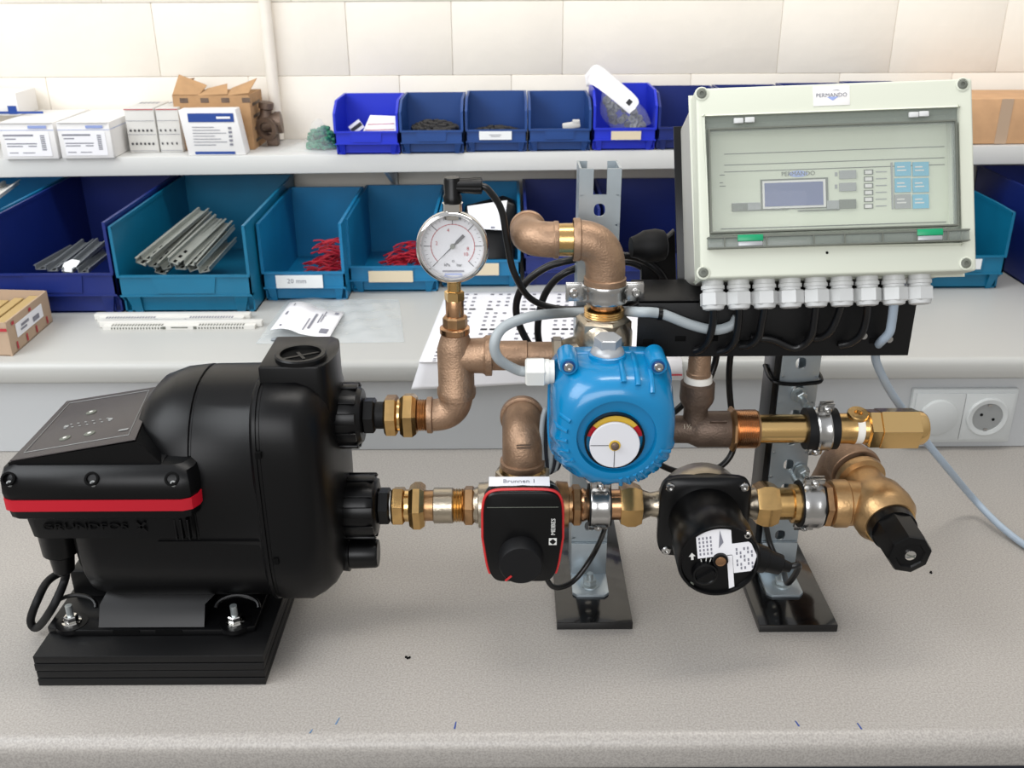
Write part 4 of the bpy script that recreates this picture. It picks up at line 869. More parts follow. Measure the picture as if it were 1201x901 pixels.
for sx_ in (-1, 1):
    for sz_ in (-1, 1): bolt(V(xc+sx_*q*.80, yfl-.006, zL-.006+sz_*q*.80), (0, -1, 0), .0048, .004, 'steel', c)
fc = at(841, 664, Y=YP-.096); rm = rr(97, fc); ax_ = (fc-V(xc, yfl-.004, zL-.008)); axn = ax_.normalized(); Lm = ax_.length
axn = V(0, -1, 0); o0 = V(fc.x, yfl-.002, fc.z); o0 = V(xc, yfl-.002, zL-.006); Lm = o0.y-fc.y
sh = (V(fc.x, 0, fc.z)-V(o0.x, 0, o0.z)); print('circ shift', sh)
MB().lathe(o0, axn, [(0, rm*.93), (Lm*.5, rm*.95), (Lm*.55, rm*1.0), (Lm-.003, rm*1.01), (Lm-.0005, rm*.985), (Lm-.0005, rm*.93), (Lm-.004, rm*.90)], 64).build('motor_can', 'satin', c)
fo = V(xc, o0.y-Lm+.0035, zL-.006)
# labels on front disc
def lens(u0, u1, v0, v1, R=.88): # patch clipped by the disc
    pts = [];
    n = 10; top = [(u0+(u1-u0)*i/n, min(v1, math.sqrt(max(0, R*R-(u0+(u1-u0)*i/n)**2)))) for i in range(n+1)]
    bot = [(u0+(u1-u0)*i/n, max(v0, -math.sqrt(max(0, R*R-(u0+(u1-u0)*i/n)**2)))) for i in range(n, -1, -1)]
    return top+bot
rt = Matrix.Rotation(math.radians(-8), 3, 'Y'); 
def fp(u, v, h=0): return fo+rt@V(u*rm, 0, v*rm)+V(0, -h, 0)
for nm, pts in (('rating_label', lens(-.50, -.12, .12, .9)), ('logo_label', lens(-.12, .34, .10, .95)), ('spec_label', lens(.34, .92, -.42, .42)), ('side_strip', lens(.20, .33, -.86, .12))):
    MB().prism([fp(u, v, .0002) for u, v in pts], (0, -.0006, 0)).build(nm, 'paper', c)
b = MB()
for i in range(4):
    for j in range(5): b.quad(fp(-.45+.09*i, .2+.11*j, .0010), fp(-.41+.09*i, .2+.11*j, .0010), fp(-.41+.09*i, .27+.11*j, .0010), fp(-.45+.09*i, .27+.11*j, .0010))
for i in range(5):
    for j in range(6):
        if (i+j) % 3: b.quad(fp(.42+.09*i, -.34+.11*j, .0010), fp(.46+.09*i, -.34+.11*j, .0010), fp(.46+.09*i, -.26+.11*j, .0010), fp(.42+.09*i, -.26+.11*j, .0010))
b.prism([fp(.02, .35, .0009), fp(.07, .85, .0009), fp(.14, .5, .0009)], (0, -.0002, 0))
b.build('label_print', 'inkg', c)
MB().lathe(fp(.03, .02), (0, -1, 0), [(0, .0075), (.004, .0072), (.0042, .0055), (.002, .005)], 28).build('shaft_ring', 'satin', c)
MB().lathe(fp(.03, .02), (0, -1, 0), [(0, .0052), (.0046, .0050), (.005, .004)], 24).build('shaft_screw', 'copper', c)
MB().lathe(fp(-.36, -.30), (0, -1, 0), [(0, .0125), (.005, .0118), (.0055, .010), (.0045, .0092)], 32).box(fp(-.36, -.30, .006), (.018, .003, .0035), Matrix.Rotation(-.6, 3, 'Y')).build('speed_knob', 'satin', c)
MB().prism([fp(-.66, .10, .0003), fp(-.60, .10, .0003), fp(-.60, .2, .0003), fp(-.55, .2, .0003), fp(-.63, .3, .0003), fp(-.71, .2, .0003), fp(-.66, .2, .0003)], (0, -.0003, 0)).build('arrow_mark', 'white', c)
for u, v in ((-.42, .04), (-.30, .06), (-.20, .03)): MB().box(fp(u, v, .0003), (.0008, .0004, .004), Matrix.Rotation(u*2+.6, 3, 'Y')).build('tick_mark', 'white', c)
bolt(fp(.72, .62, -.001), (0, -1, 0), .0036, .004, 'chrome', c); bolt(fp(-.72, -.62, -.001), (0, -1, 0), .003, .002, 'dgrey', c)
gl = fp(.85, -.25, -.014)
MB().lathe(gl, (1, -.05, -.32), [(0, .014), (.014, .013), (.015, .011), (.030, .010), (.032, .0065), (.040, .005)], 24).build('cable_gland', 'satin', c)
ge = gl+V(1, -.05, -.32).normalized()*.038
cable('black cable from the circulation pump gland up behind the right clamp', [ge, ge+V(.012, .004, -.002), at(924, 684, Y=YP-.03), at(918, 668, Y=YP+.02), at(904, 640, Y=YP+.045), at(898, 612, Y=YP+.05), at(894, 575, Y=YP+.06), at(896, 540, Y=.945), at(898, 500, Y=.95)], .0030, 'cblack')
# right lower pieces
c = fit('union_fitting', 'brass union nut right of the black circulation pump', 'pipe union', RL.p(896))
RL.nut('union_nut', 884, 910, 55, 'brass', c, .26, ch=.3)
c = fit('brass_nipple', 'brass pipe piece through the lower right clamp', 'pipe fitting', RL.p(925))
RL.lathe('pipe', [(909, 38), (926, 38), (927, 46), (940, 46), (962, 46)], 'brass', c); RL.nut('hex', 961, 973, 54, 'brassd', c, .3)
clamp('steel clamp on the lower pipe left of the angled safety valve', RL.p(948), (1, 0, 0), RL.r(57), RL.x(960)-RL.x(937), (0, -.25, 1), rub=True, back=YU, ear=.012)
# safety valve
ks = V(RL.x(1040), YP, zL-.004)
c = fit('safety_valve', 'golden cast safety valve with a black octagonal knob', 'valve', (RL.x(1030), YP, zL))
RL.lathe('inlet_port', [(972, 46), (973, 54), (978, 57), (990, 57), (992, 53), (1008, 53), (1030, 50)], 'bronzeg', c)
kf = at(1068, 652, Y=YP-.088); kb = at(1042, 612, Y=YP-.030); bk = at(1006, 556, Y=YP+.045); bdir = (kb-bk).normalized()
Lb = (kb-bk).length; R0 = rr(66, kb)
MB().lathe(bk, bdir, [(0, R0*.86), (.003, R0*.92), (.010, R0*.92), (.012, R0*.74), (.030, R0*.80), (Lb*.55, R0*1.02), (Lb*.78, R0*1.12), (Lb*.93, R0*1.10), (Lb*.97, R0*1.02), (Lb, R0*.98), (Lb+.003, R0*.9)], 44).build('valve_body', 'bronzeg', c)
kd = (kf-kb).normalized(); Lk = (kf-kb).length
MB().lathe(kb-kd*.004, kd, [(0, R0*.93), (.006, R0*.93), (.008, R0*.86)], 40).build('knob_ring', 'brass', c)
MB().lathe(kb, kd, [(0, R0*.84), (Lk*.30, R0*.80)], 40).build('knob_sleeve', 'satin', c)
kn = MB().lathe(kb+kd*Lk*.28, kd, [(0, R0*.78), (Lk*.64, R0*.76), (Lk*.70, R0*.72), (Lk*.72, R0*.5), (Lk*.69, R0*.46)], 8, ph=.2).build('knob', 'satin', c, ang=30)
MB().lathe(kf-kd*.002, kd, [(0, .0052), (.002, .0052), (.0024, .0044)], 24).build('knob_screw', 'chrome', kn); MB().box(kf+kd*.0006, (.009, .0008, .0012), Matrix.Rotation(.4, 3, 'Y')).build('screw_slot', 'dgrey', kn)
# bronze elbow behind the valve
c = fit('back_elbow', 'reddish bronze elbow behind the safety valve', 'pipe elbow', bk+V(0, .03, 0))
e0 = at(995, 505, Y=YP+.075); 
elbow(c, bk-bdir*.004+V(0, 0, 0), -bdir, bk-bdir*.030+V(-.012, .014, -.060), V(-.1, .1, -1), R0*.90, 'bronze', 1.08, bl=.007)
# ---------------------------------------------------------------- right upper run
c = fit('bronze_tee', 'dark bronze tee right of the blue actuator with upward branch', 'pipe tee', RR.p(830))
RR.lathe('tee_body', [(770, 32), (806, 33), (812, 38), (817, 43), (855, 43), (858, 40)], 'bronzed', c)
xt = RR.x(814); tz = lambda py: at(812, py, Y=YP).z
MB().lathe((xt, YP, zR), (0, 0, 1), [(0, .014), (tz(486)-zR, RR.r(28)), (tz(478)-zR, RR.r(28)), (tz(470)-zR, RR.r(38)), (tz(466)-zR, RR.r(40)), (tz(449)-zR, RR.r(39)), (tz(447)-zR, RR.r(34))], 36).build('tee_branch', 'bronzed', c)
p = RR.p(838, 0); rr_ = RR.r(43)
MB().box((p.x, YP-rr_*.72, zR+rr_*.72), (.016, .010, .0009), Matrix.Rotation(-.78, 3, 'X')@Matrix.Rotation(.0, 3, 'Z')).build('cast_diamond', 'bronzed', c)
text('1½', .007, (RR.x(803), YP-RR.r(33)*.83-.0004, zR+RR.r(33)*.60), (1, 0, 0), (0, .58, .8), 'nickel', c, 'cast_lettering')
c = fit('riser_pipe', 'short bronze riser with white sealing tape below the black plate', 'pipe', (xt, YP, tz(447)))
MB().lathe((xt, YP, tz(448)), (0, 0, 1), [(0, RR.r(33)), (.007, RR.r(31))], 28).build('sealing_tape', 'tape', c)
MB().lathe((xt, YP, tz(442)), (0, 0, 1), [(0, RR.r(27)), (.005, RR.r(28)), (.006, RR.r(26)), (tz(405)-tz(442), RR.r(25))], 28).build('pipe', 'bronze', c)
c = fit('brass_adapter', 'brass adapter with fine thread between dark tee and smooth pipe', 'pipe fitting', RR.p(870))
RR.nut('collar', 854, 862, 54, 'brassd', c, .2, seg=8); RR.thread('thread', 861, 886, 46, 'copper', c, 14, .96); RR.lathe('rim', [(885, 45), (888, 43)], 'brassd', c)
c = fit('brass_pipe', 'smooth polished brass pipe passing the right upright', 'pipe', RR.p(915))
RR.lathe('pipe', [(886, 34), (990, 34)], 'brass2', c, 40)
clamp('rubber lined steel clamp on the smooth brass pipe', RR.p(962), (1, 0, .08), RR.r(52), RR.x(970)-RR.x(954), (0, -.3, 1), m='steel', back=YU, ear=.013)
o = bpy.data.objects['pipe_clamp'] if False else None
b = MB()
c = fit('clamp_rubber', 'thick black rubber lining under the clamp on the smooth brass pipe', 'rubber sleeve', RR.p(960))
for a_, b__ in ((943, 955), (969, 979)): RR.lathe('rubber_band', [(a_, 36), (a_, 49), (b__, 49), (b__, 36)], 'rubber', c, 40)
c = fit('check_valve', 'bright brass check valve with a round end at the right', 'valve', RR.p(1040))
RR.lathe('inlet', [(978, 36), (994, 36), (1000, 38)], 'brass', c); RR.lathe('sealing_tape', [(997, 33), (998, 36), (1009, 36), (1010, 33)], 'tape', c)
RR.nut('hex', 1014, 1029, 48, 'brass2', c, .25, ch=.08); RR.lathe('ring', [(1008, 34), (1015, 36)], 'brass', c)
RR.nut('body', 1027, 1074, 50, 'brass2', c, .26, ch=.06); RR.lathe('end_cap', [(1073, 42), (1080, 40), (1084, 34), (1085, 20)], 'brass2', c)
p = RR.p(1003); bo_ = MB().lathe(p+V(0, 0, RR.r(30)), (0, -.3, 1), [(-.004, .010), (.004, .0105), (.0055, .0095), (.0055, .004), (.003, .003)], 30).build('plug_boss', 'brass', c)
# ================================================================ STANDS
def stand(label, px0, px1, pyf, xu, ztop, lab2, lab3):
    a = at(px0, pyf, z=0); b_ = at(px1, pyf, z=0); hz_ = .009
    t = fit('base_plate', lab2, 'base plate', ((a.x+b_.x)/2, a.y+.11, 0), 'glossy black base plates')
    MB().box(((a.x+b_.x)/2, a.y+.105, hz_/2+.0001), (b_.x-a.x, .21, hz_), bev=.0006).build('plate', 'gloss', t)
    u = fit('steel_upright', label, 'upright', (xu, YU+.02, hz_), 'slotted steel uprights')
    W = .040; th_ = .0022; z0 = hz_+.0002
    # slotted front web built as a frame between holes
    hol = []; z = z0+.045
    pitch = .0295; hh = .0125; hw_ = .0055
    b = MB(); zs_ = []; N = 28
    z = ztop-.010-.0295
    while z > z0+.03: zs_.append(z); z -= pitch
    def web(za, zb_, zc, open_=False):
        P, Q = [], []
        for i in range(N):
            a = 2*PI*i/N+PI/N; ca, sa = math.cos(a), math.sin(a); k = min((W/2)/abs(ca), ((zb_-zc) if sa > 0 else (zc-za))/abs(sa))
            P.append((xu+ca*k, zc+sa*k)); Q.append((xu+hw_*math.copysign(abs(ca)**.8, ca), zc+hh/2*math.copysign(abs(sa)**.8, sa)))
        for i in range(N):
            j = (i+1) % N
            for y in (YU, YU+th_): b.quad((P[i][0], y, P[i][1]), (P[j][0], y, P[j][1]), (Q[j][0], y, Q[j][1]), (Q[i][0], y, Q[i][1]))
            b.quad((Q[i][0], YU, Q[i][1]), (Q[j][0], YU, Q[j][1]), (Q[j][0], YU+th_, Q[j][1]), (Q[i][0], YU+th_, Q[i][1]))
    for z in zs_: web(z-pitch/2, z+pitch/2, z)
    zl_, zh_ = zs_[-1]-pitch/2, zs_[0]+pitch/2
    b.box((xu, YU+th_/2, (z0+zl_)/2), (W, th_, zl_-z0))
    for s in (-1, 1): b.box((xu+s*(W/2+hw_+.001)/2, YU+th_/2, (zh_+ztop)/2), (W/2-hw_-.001, th_, ztop-zh_))
    b.build('web', 'zincb', u, ang=30)
    b = MB()
    for s in (-1, 1):
        b.box((xu+s*(W/2-th_/2), YU+.020, (z0+ztop)/2), (th_, .038, ztop-z0))
        b.box((xu+s*(W/2-.005), YU+.0395, (z0+ztop)/2), (.010, th_, ztop-z0))
    b.build('side_flange', 'zincb', u, ang=30)
    # foot bracket
    f = fit('foot_bracket', lab3, 'bracket', (xu, YU-.02, hz_), 'bent steel foot brackets')
    fy = at(0 if 0 else (px0+px1)/2, 698, z=hz_+.004).y
    L = YU-fy
    pts = [(-W/2, YU), (-W/2, fy+.005), (-W/2+.005, fy), (W/2-.005, fy), (W/2, fy+.005), (W/2, YU)]
    MB().prism([(xu+x, y, hz_+.0003) for x, y in pts], (0, 0, .004), bev=.0008).box((xu, YU-.0022, hz_+.022), (W*.98, .004, .044), bev=.0008).build('bracket', 'zincb', f)
    p = V(xu, (YU+fy)/2-.003, hz_+.0043)
    w_ = MB().lathe(p, (0, 0, 1), [(0, .0105), (.0015, .0105), (.0017, .007)], 28).build('washer', 'zinc', f); MB().nut(p+V(0, 0, .0015), (0, 0, 1), .0065, .0078).build('nut', 'zinc', w_, ang=25); MB().cyl(p+V(0, 0, .007), p+V(0, 0, .015), .0036, seg=14).build('stud', 'zinc', w_)
    return u, W
xu1 = at(703, 250, Y=YU).x; zt1_ = at(703, 198, Y=YU).z
xu2 = at(938, 440, Y=YU).x
stand('tall slotted steel upright behind the upper clamp and elbow', 653, 742, 739, xu1, zt1_, 'glossy black base plate under the left upright', 'bent steel foot bracket of the left upright')
up2, _ = stand('slotted steel upright below the control box, right one', 890, 982, 742, xu2, .395, 'glossy black base plate under the right upright', 'bent steel foot bracket of the right upright')
# separate black strip added for the dark left side of right upright
tag(MB().box((xu2-.024, YU+.020, .20), (.0065, .040, .38), bev=.001).build('dark_side_strip', 'satin'), 'added black strip standing for the dark left side of the right upright', 'strip')
p = at(935, 449, Y=YU-.003)
tag(MB().tube(spl([V(xu2-.029, YU+.03, p.z+.006), V(xu2-.029, YU-.003, p.z+.003), V(xu2-.010, YU-.004, p.z-.001), V(xu2+.010, YU-.004, p.z), V(xu2+.022, YU-.003, p.z+.003), V(xu2+.023, YU+.03, p.z+.006)], 5), .0022, 8).build('cable_tie', 'satin'), 'black cable tie round the right upright under the black plate', 'cable tie')
for px, py in ((937, 463), (940, 583-30)):
    p = at(px, py, Y=YU-.002); w_ = fit('hex_bolt', 'steel bolt on the right upright, '+('above the smooth pipe' if py < 500 else 'between the two right clamps'), 'bolt', p)
    MB().lathe(p, (0, -1, 0), [(0, .0085), (.0015, .0085)], 24).build('washer', 'zinc', w_); MB().nut(p+V(0, -.0015, 0), (.3, -1, -.2), .006, .007).build('nut', 'zinc', w_, ang=25); MB().cyl(p, p+V(.004, -.016, -.004), .0034, seg=12).build('stud', 'zinc', w_)
p = at(890, 553, Y=YU+.02)
MB().lathe(p, (1, 0, 0), [(0, .005), (.006, .005), (.007, .003), (.014, .003)], 14).build('thumb_screw', 'satin', up2)
# ================================================================ BLUE ACTUATOR
ac = at(715, 470, Y=.80); yb0 = YP-.026
zc_a = at(714, 409, Y=yb0).z-.0555; xa_c = at(714, 440, Y=yb0).x
c = fit('blue_actuator', 'bright blue valve actuator with a round white position dial', 'actuator', (xa_c, yb0, zc_a))
def asec(Y, s, n, sh=0, dz=0, seg=96, rib=0, sz=None):
    out = []
    for i in range(seg):
        a = 2*PI*i/seg; ca, sa = math.cos(a), math.sin(a); k = 1
        if rib and (math.sin(a*22) > .15) and ((-2.9 < a-2*PI < -2.15) or (5.35 < a) or (2.95 < a < 3.6) or (3.4 < a < 5.3 and rib > 1)): k = 1.035
        out.append(V(xa_c+sh+s*k*math.copysign(abs(ca)**(2/n), ca), Y, zc_a+dz+(sz or s)*k*math.copysign(abs(sa)**(2/n), sa)))
    return out
W2 = .0578
yfr = yb0-.072
MB().rings([asec(yb0+.004, W2*.97, 5), asec(yb0, W2*1.0, 5), asec(yb0-.012, W2*1.0, 5), asec(yb0-.013, W2*.98, 4.6)]).build('rear_flange', 'blue', c, ang=45)
MB().rings([asec(yb0-.012, W2*.975, 4.4), asec(yb0-.030, W2*.965, 3.8, .001, -.001, rib=1), asec(yb0-.040, W2*.955, 3.0, .001, -.001, rib=1), asec(yb0-.050, W2*.94, 2.5, .002, -.002, rib=2), asec(yb0-.058, W2*.90, 2.2, .002, -.003, rib=2), asec(yb0-.064, W2*.80, 2.1, .002, -.004), asec(yb0-.066, W2*.70, 2, .002, -.004), asec(yb0-.066, W2*.62, 2, .002, -.004), asec(yb0-.060, W2*.60, 2, .002, -.004)]).build('dome', 'blue', c, ang=50)
# ribs across the right top
DS = [(.012, .975, 4.4), (.030, .965, 3.8), (.040, .955, 3.0), (.050, .94, 2.5), (.058, .90, 2.2), (.064, .80, 2.1)]
def domez(fx, dy_):
    for (a0, s0, n0), (a1, s1, n1) in zip(DS, DS[1:]):
        if a0 <= dy_ <= a1:
            t = (dy_-a0)/(a1-a0); h = [s*(max(0, 1-(abs(fx)/s)**n))**(1/n) for s, n in ((s0, n0), (s1, n1))]
            return zc_a-.0015+W2*(h[0]*(1-t)+h[1]*t)+.0004
for k, fx in enumerate((.12, .34, .56)):
    x = xa_c+W2*fx; MB().tube([V(x, yb0-dy_, domez(fx, dy_)) for dy_ in (.012, .018, .024, .030, .036, .042, .048, .053, .057, .061)], .0026, 8).build('rib', 'blue', c)
for k in range(9):   # radial fins at lower right and left
    for an in ([math.radians(-20-9*k)] if k < 8 else []):
        d = V(math.cos(an), 0, math.sin(an)); o_ = V(xa_c+.002, 0, zc_a-.003); p0 = o_+d*W2*.93; p1 = o_+d*W2*.72
        MB().tube([V(p0.x, yb0-.046, p0.z), V((p0*.5+p1*.5).x+d.x*.004, yb0-.060, (p0*.5+p1*.5).z+d.z*.004), V(p1.x, yb0-.0655, p1.z)], .0022, 8).build('fin', 'blue', c)
for k in range(5):
    an = math.radians(160+13*k); d = V(math.cos(an), 0, math.sin(an)); o_ = V(xa_c+.002, 0, zc_a-.003); p0 = o_+d*W2*.94; p1 = o_+d*W2*.76
    MB().tube([V(p0.x, yb0-.044, p0.z), V((p0*.5+p1*.5).x+d.x*.003, yb0-.058, (p0*.5+p1*.5).z+d.z*.003), V(p1.x, yb0-.0655, p1.z)], .0020, 8).build('fin', 'blue', c)
for px_ in (667, 772):
    p = at(px_, 430, Y=yb0-.042)
    MB().lathe(p+V(0, .030, 0), (0, -1, 0), [(0, .0095), (.028, .0088), (.030, .0078)], 24).build('screw_lug', 'blue', c)
    s_ = MB().lathe(p, (0, -1, 0), [(0, .0060), (.0006, .0058)], 20).build('screw_seat', 'bluering', c)
    bolt(p+V(0, -.0004, 0), (0, -1, 0), .0044, .003, 'steel', s_)
MB().lathe(V(xa_c-.004, yb0-.018, zc_a+W2*.90), (0, 0, 1), [(0, .018), (.006, .017), (.008, .014)], 36).build('cap_seat', 'blue', c)
fcx = V(xa_c+.0005, yb0-.0625, zc_a-.008); rd = rr(60, fcx)
MB().lathe(fcx+V(0, .004, 0), (0, -1, 0), [(0, W2*.60), (.001, W2*.60)], 48).build('dial_well', 'bluering', c)
MB().lathe(fcx+V(0, .003, 0), (0, -1, 0), [(0, rd*1.18), (.006, rd*1.18), (.006, rd*1.11), (0, rd*1.11)], 56, cap0=False, cap1=False).build('dial_ring', 'satin', c)
b = MB(); 
MB().prism([fcx+V(rd*1.10*math.cos(t), .0015, rd*1.10*math.sin(t)) for t in [PI*(.2+.6*i/14) for i in range(15)]]+[fcx+V(rd*.5*math.cos(t), .0015, rd*.5*math.sin(t)) for t in [PI*(.8-.6*i/14) for i in range(15)]], (0, -.001, 0)).build('yellow_sector', 'yellow', c)
for s in (0, 1): MB().prism([fcx+V(rd*1.10*math.cos(t), .0014, rd*1.10*math.sin(t)) for t in [PI*((.05 if s == 0 else .8)+.15*i/6) for i in range(7)]]+[fcx+V(rd*.5*math.cos(t), .0014, rd*.5*math.sin(t)) for t in [PI*((.2 if s == 0 else .95)-.15*i/6) for i in range(7)]], (0, -.001, 0)).build('red_sector', 'red', c)
wd = MB().lathe(fcx+V(0, -.002, -.0030), (0, -1, 0), [(0, rd*.98), (.0022, rd*.98), (.0026, rd*.96)], 56).build('white_dial', 'dial', c)
wc = fcx+V(0, -.0047, -.0030)
MB().box(wc+V(-rd*.5, 0, 0), (rd*.9, .0004, .0006)).box(wc+V(0, 0, -rd*.5), (.0006, .0004, rd*.9)).build('dial_line', 'ink', wd)
MB().lathe(wc, (0, -1, 0), [(0, .0052), (.0006, .0052)], 24).build('hub_washer', 'yellow', wd); MB().lathe(wc, (0, -1, 0), [(0, .0038), (.003, .0036), (.0036, .0024)], 20).build('hub_screw', 'bronzed', wd)
# grey hex cap on top
p = V(xa_c-.004, yb0-.018, zc_a+W2*.985)
gcp = MB().lathe(p, (0, 0, 1), [(0, .0155), (.003, .0155), (.007, .0135), (.009, .011)], 32).build('cap_dome', 'capgrey', c); MB().nut(p+V(0, 0, .007), (0, -.1, 1), .011, .0125, .5, .06).build('cap_hex', 'capgrey', gcp, ang=25)
# white gland at left + grey cable
gy_ = yb0-.020; gz = at(632, 436, Y=gy_).z; RG = Run(436, gz, gy_)
MB_ = RG.lathe('gland_neck', [(643, 28), (650, 28)], 'white', c); RG.nut('gland_nut', 616, 640, 36, 'white', c, .2, ch=.12); RG.lathe('gland_ring', [(639, 30), (644, 30)], 'white', c)
cable('grey cable looping from the blue actuator gland up and along the black plate', [RG.p(618), RG.p(606, .002), at(585, 421, Y=gy_-.01), at(580, 402, Y=gy_-.012), at(592, 383, Y=gy_-.004), at(625, 371, Y=gy_+.012), at(665, 367, Y=YP+.030), at(700, 366, Y=YP+.033), at(725, 365, Y=YP+.028), at(748, 366, Y=.850), at(775, 368, Y=.849), at(810, 381, Y=.849), at(838, 387, Y=.849), at(858, 382, Y=.849), at(865, 372, Y=.849)], .0048, 'cgrey')
for px, py in ((774, 368),):
    p = at(px, py, Y=.849); tag(MB().lathe(p-V(.002, 0, 0), (1, 0, -.1), [(0, .0058), (.004, .0058)], 16).build('cable_tie', 'satin'), 'black tie round the grey cable near the black plate', 'cable tie')
# ================================================================ BLACK SQUARE ACTUATOR
yA = YP-.040; xA = at(613, 600, Y=yA-.02).x
zAt = at(613, 577, Y=yA-.030).z; zAb = at(613, 684, Y=yA-.030).z; hA = (zAt-zAb)/2; zA = (zAt+zAb)/2; wA = rr(92, (xA, yA-.03, zA))
c = fit('square_actuator', 'square black valve actuator with red rim line and round knob', 'actuator', (xA, yA, zA))
def sq(Y, kx, kz, dz=0, bul=.05, seg=64):
    out = []
    for i in range(seg):
        a = 2*PI*i/seg; n = 7; ca, sa = math.cos(a), math.sin(a); x = math.copysign(abs(ca)**(2/n), ca); z = math.copysign(abs(sa)**(2/n), sa)
        w_ = 1+bul*(1-((z-.1))**2)-.13*max(0, -z)
        out.append(V(xA+wA*kx*x*w_*.97, Y, zA+dz+hA*kz*(z+.02*(1-x*x))))
    return out
MB().rings([sq(yA+.012, .90, .80), sq(yA, .93, .93), sq(yA-.012, .97, .98)]).build('rear_case', 'capgrey' if 0 else 'satin', c, ang=45)
MB().rings([sq(yA-.0118, .985, .99), sq(yA-.0150, .99, .995)]).build('grey_rim', 'capgrey', c, ang=45)
# red line: only the upper part
ring_ = sq(yA-.027, 1.005, 1.003); n = len(ring_); idx = [i % n for i in range(-5, n//2+6)]
MB().tube([ring_[i] for i in idx], .0016, 8).build('red_rim_line', 'red2', c)
MB().rings([sq(yA-.015, 1.0, 1.0), sq(yA-.027, 1.0, 1.0), sq(yA-.030, .975, .975), sq(yA-.0305, .95, .96)]).build('front_cover', 'satin', c, ang=40)
MB().box((xA, yA-.0305, zA+hA*.68), (wA*1.80, .0006, .0006)).build('cover_crease', 'dgrey', c)
kp = at(611, 662, Y=yA-.045)
kn = MB().lathe(V(kp.x, yA-.030, kp.z), (0, -1, 0), [(0, rr(54, kp)), (.016, rr(52, kp)), (.018, rr(48, kp)), (.0182, rr(20, kp))], 48).build('knob', 'rubber', c)
MB().box(V(kp.x-.012, yA-.0486, kp.z-.0135), (.008, .0008, .0018), Matrix.Rotation(-.75, 3, 'Y')).build('red_pointer', 'red2', kn)
lp = at(649, 620, Y=yA-.0308)
text('MEIBES', .0058, lp+V(0, -.0003, .002), (0, 0, 1), (-1, 0, 0), 'white', c, 'side_lettering', .0002, 1.05)
p = lp+V(-.0004, -.0003, -.0145)
MB().box(p, (.0075, .0004, .0075)).build('logo_square', 'white', c); MB().box(p+V(0, -.0003, 0), (.0045, .0004, .0045), Matrix.Rotation(.785, 3, 'Y')).build('logo_diamond', 'satin', c)
zt_ = zAt
lb = at(610, 566, Y=yA-.010)
MB().box((at(609, 569, Y=yA-.008).x, yA-.013, zAt+.0016), (.058, .014, .0007), Matrix.Rotation(.15, 3, 'X')).build('name_label', 'paper', c)
text('Brunnen 1', .0075, (at(609, 569, Y=yA-.008).x, yA-.0135, zAt+.0021), (1, 0, 0), (0, .99, .15), 'inkg', c, 'label_lettering')
cable('black cable hanging in an arc from the square actuator to the left stand', [V(xA+.018, yA-.004, zAb+.006), at(648, 688, Y=yA+.00), at(672, 682, Y=yA+.02), at(695, 652, Y=yA+.035), at(710, 618, Y=YP+.040), at(714, 590, Y=YP+.052), at(714, 560, Y=YP+.052)], .0028, 'cblack')
# coiled cables beside the standing elbow
for i, (dx, m) in enumerate(((0, 'cgrey'), (5, 'dark'), (10, 'cgrey'), (14, 'dark'))):
    pts = [at(641+dx*.8+6*math.cos(t), 518+(38-i*2)*math.sin(t), Y=YP+.004+.004*i+.004*math.cos(t)) for t in [2*PI*k/20 for k in range(21)]]
    cable('%s cable loop hanging beside the standing elbow, %s' % (('grey' if m == 'cgrey' else 'dark'), ['nearest the elbow', 'second from the elbow', 'third from the elbow', 'farthest from the elbow'][i]), pts, .0026, m, 'coil of thin cables beside the standing elbow', 3, 'cable_loop')
# ================================================================ MOUNTING PLATE AND CONTROL BOX
YB = .922
YA = .857; zP0 = at(905, 418, Y=YA).z; zP1 = at(905, 352, Y=YA).z
xp0, xp1 = at(747, 400, Y=YA).x, at(1068, 400, Y=YA).x
c = fit('mounting_plate', 'black bent plate carrying the control box on the uprights', 'mounting plate', ((xp0+xp1)/2, YB, zP0))
MB().box(((xp0+xp1)/2, YA+.0015, (zP0+zP1)/2), (xp1-xp0, .003, zP1-zP0), bev=.0006).box(((xp0+xp1)/2, (YA+YB)/2, zP1-.0015), (xp1-xp0, YB-YA, .003), bev=.0006).build('apron', 'board', c)
EC = at(980, 210, Y=.853); ER = Matrix.Rotation(math.radians(-2.37), 3, 'Z') @ Matrix.Rotation(math.radians(-23.24), 3, 'X') @ Matrix.Rotation(math.radians(-2.146), 3, 'Y')
sE = dep(EC)/dep(V(.2983, .90, .4614))
EW, EH = .2519*sE, .1767*sE
ex, en, ez = ER.col[0].copy(), -ER.col[1].copy(), ER.col[2].copy()
def E_(u, v, w_=0): return EC+ex*u+ez*v+en*w_          # metres on the face, w towards the viewer
def ep(px, py, w_=0):
    d = CM.to_3x3()@V((px-600.5)/F, (450.5-py)/F, -1); o_ = V(0, 0, CH); k = (EC+en*w_-o_).dot(en)/d.dot(en); q_ = o_+d*k-EC; return q_.dot(ex), q_.dot(ez)
ERm = Matrix((ex, -en, ez)).transposed()
def eb(b, u0, v0, u1, v1, w0, w1, bev=0): return b.box(E_((u0+u1)/2, (v0+v1)/2, (w0+w1)/2), (abs(u1-u0), abs(w1-w0), abs(v1-v0)), ERm, bev)
DB = .113
b = MB(); eb(b, -EW/2-.005, -EH/2+.002, EW/2-.004, EH/2-.004, -DB-.004, -DB-.001, .0005); b.build('sloped_panel', 'satin', c)
for i, (px, py) in enumerate(((861, 397), (896, 397), (958, 396), (1013, 394), (1043, 398))):
    p = at(px, py, Y=YA-.0005); MB().lathe(p, (0, -1, 0), [(0, .0035), (.0012, .0032)], 16).build('rivet', 'steel', c)
for k in range(8):
    p = at(760+k*38, 400+random.uniform(-3, 3), Y=YA-.0003); MB().box(p, (.010, .001, .005), bev=.0003).build('hole', 'hole', c)
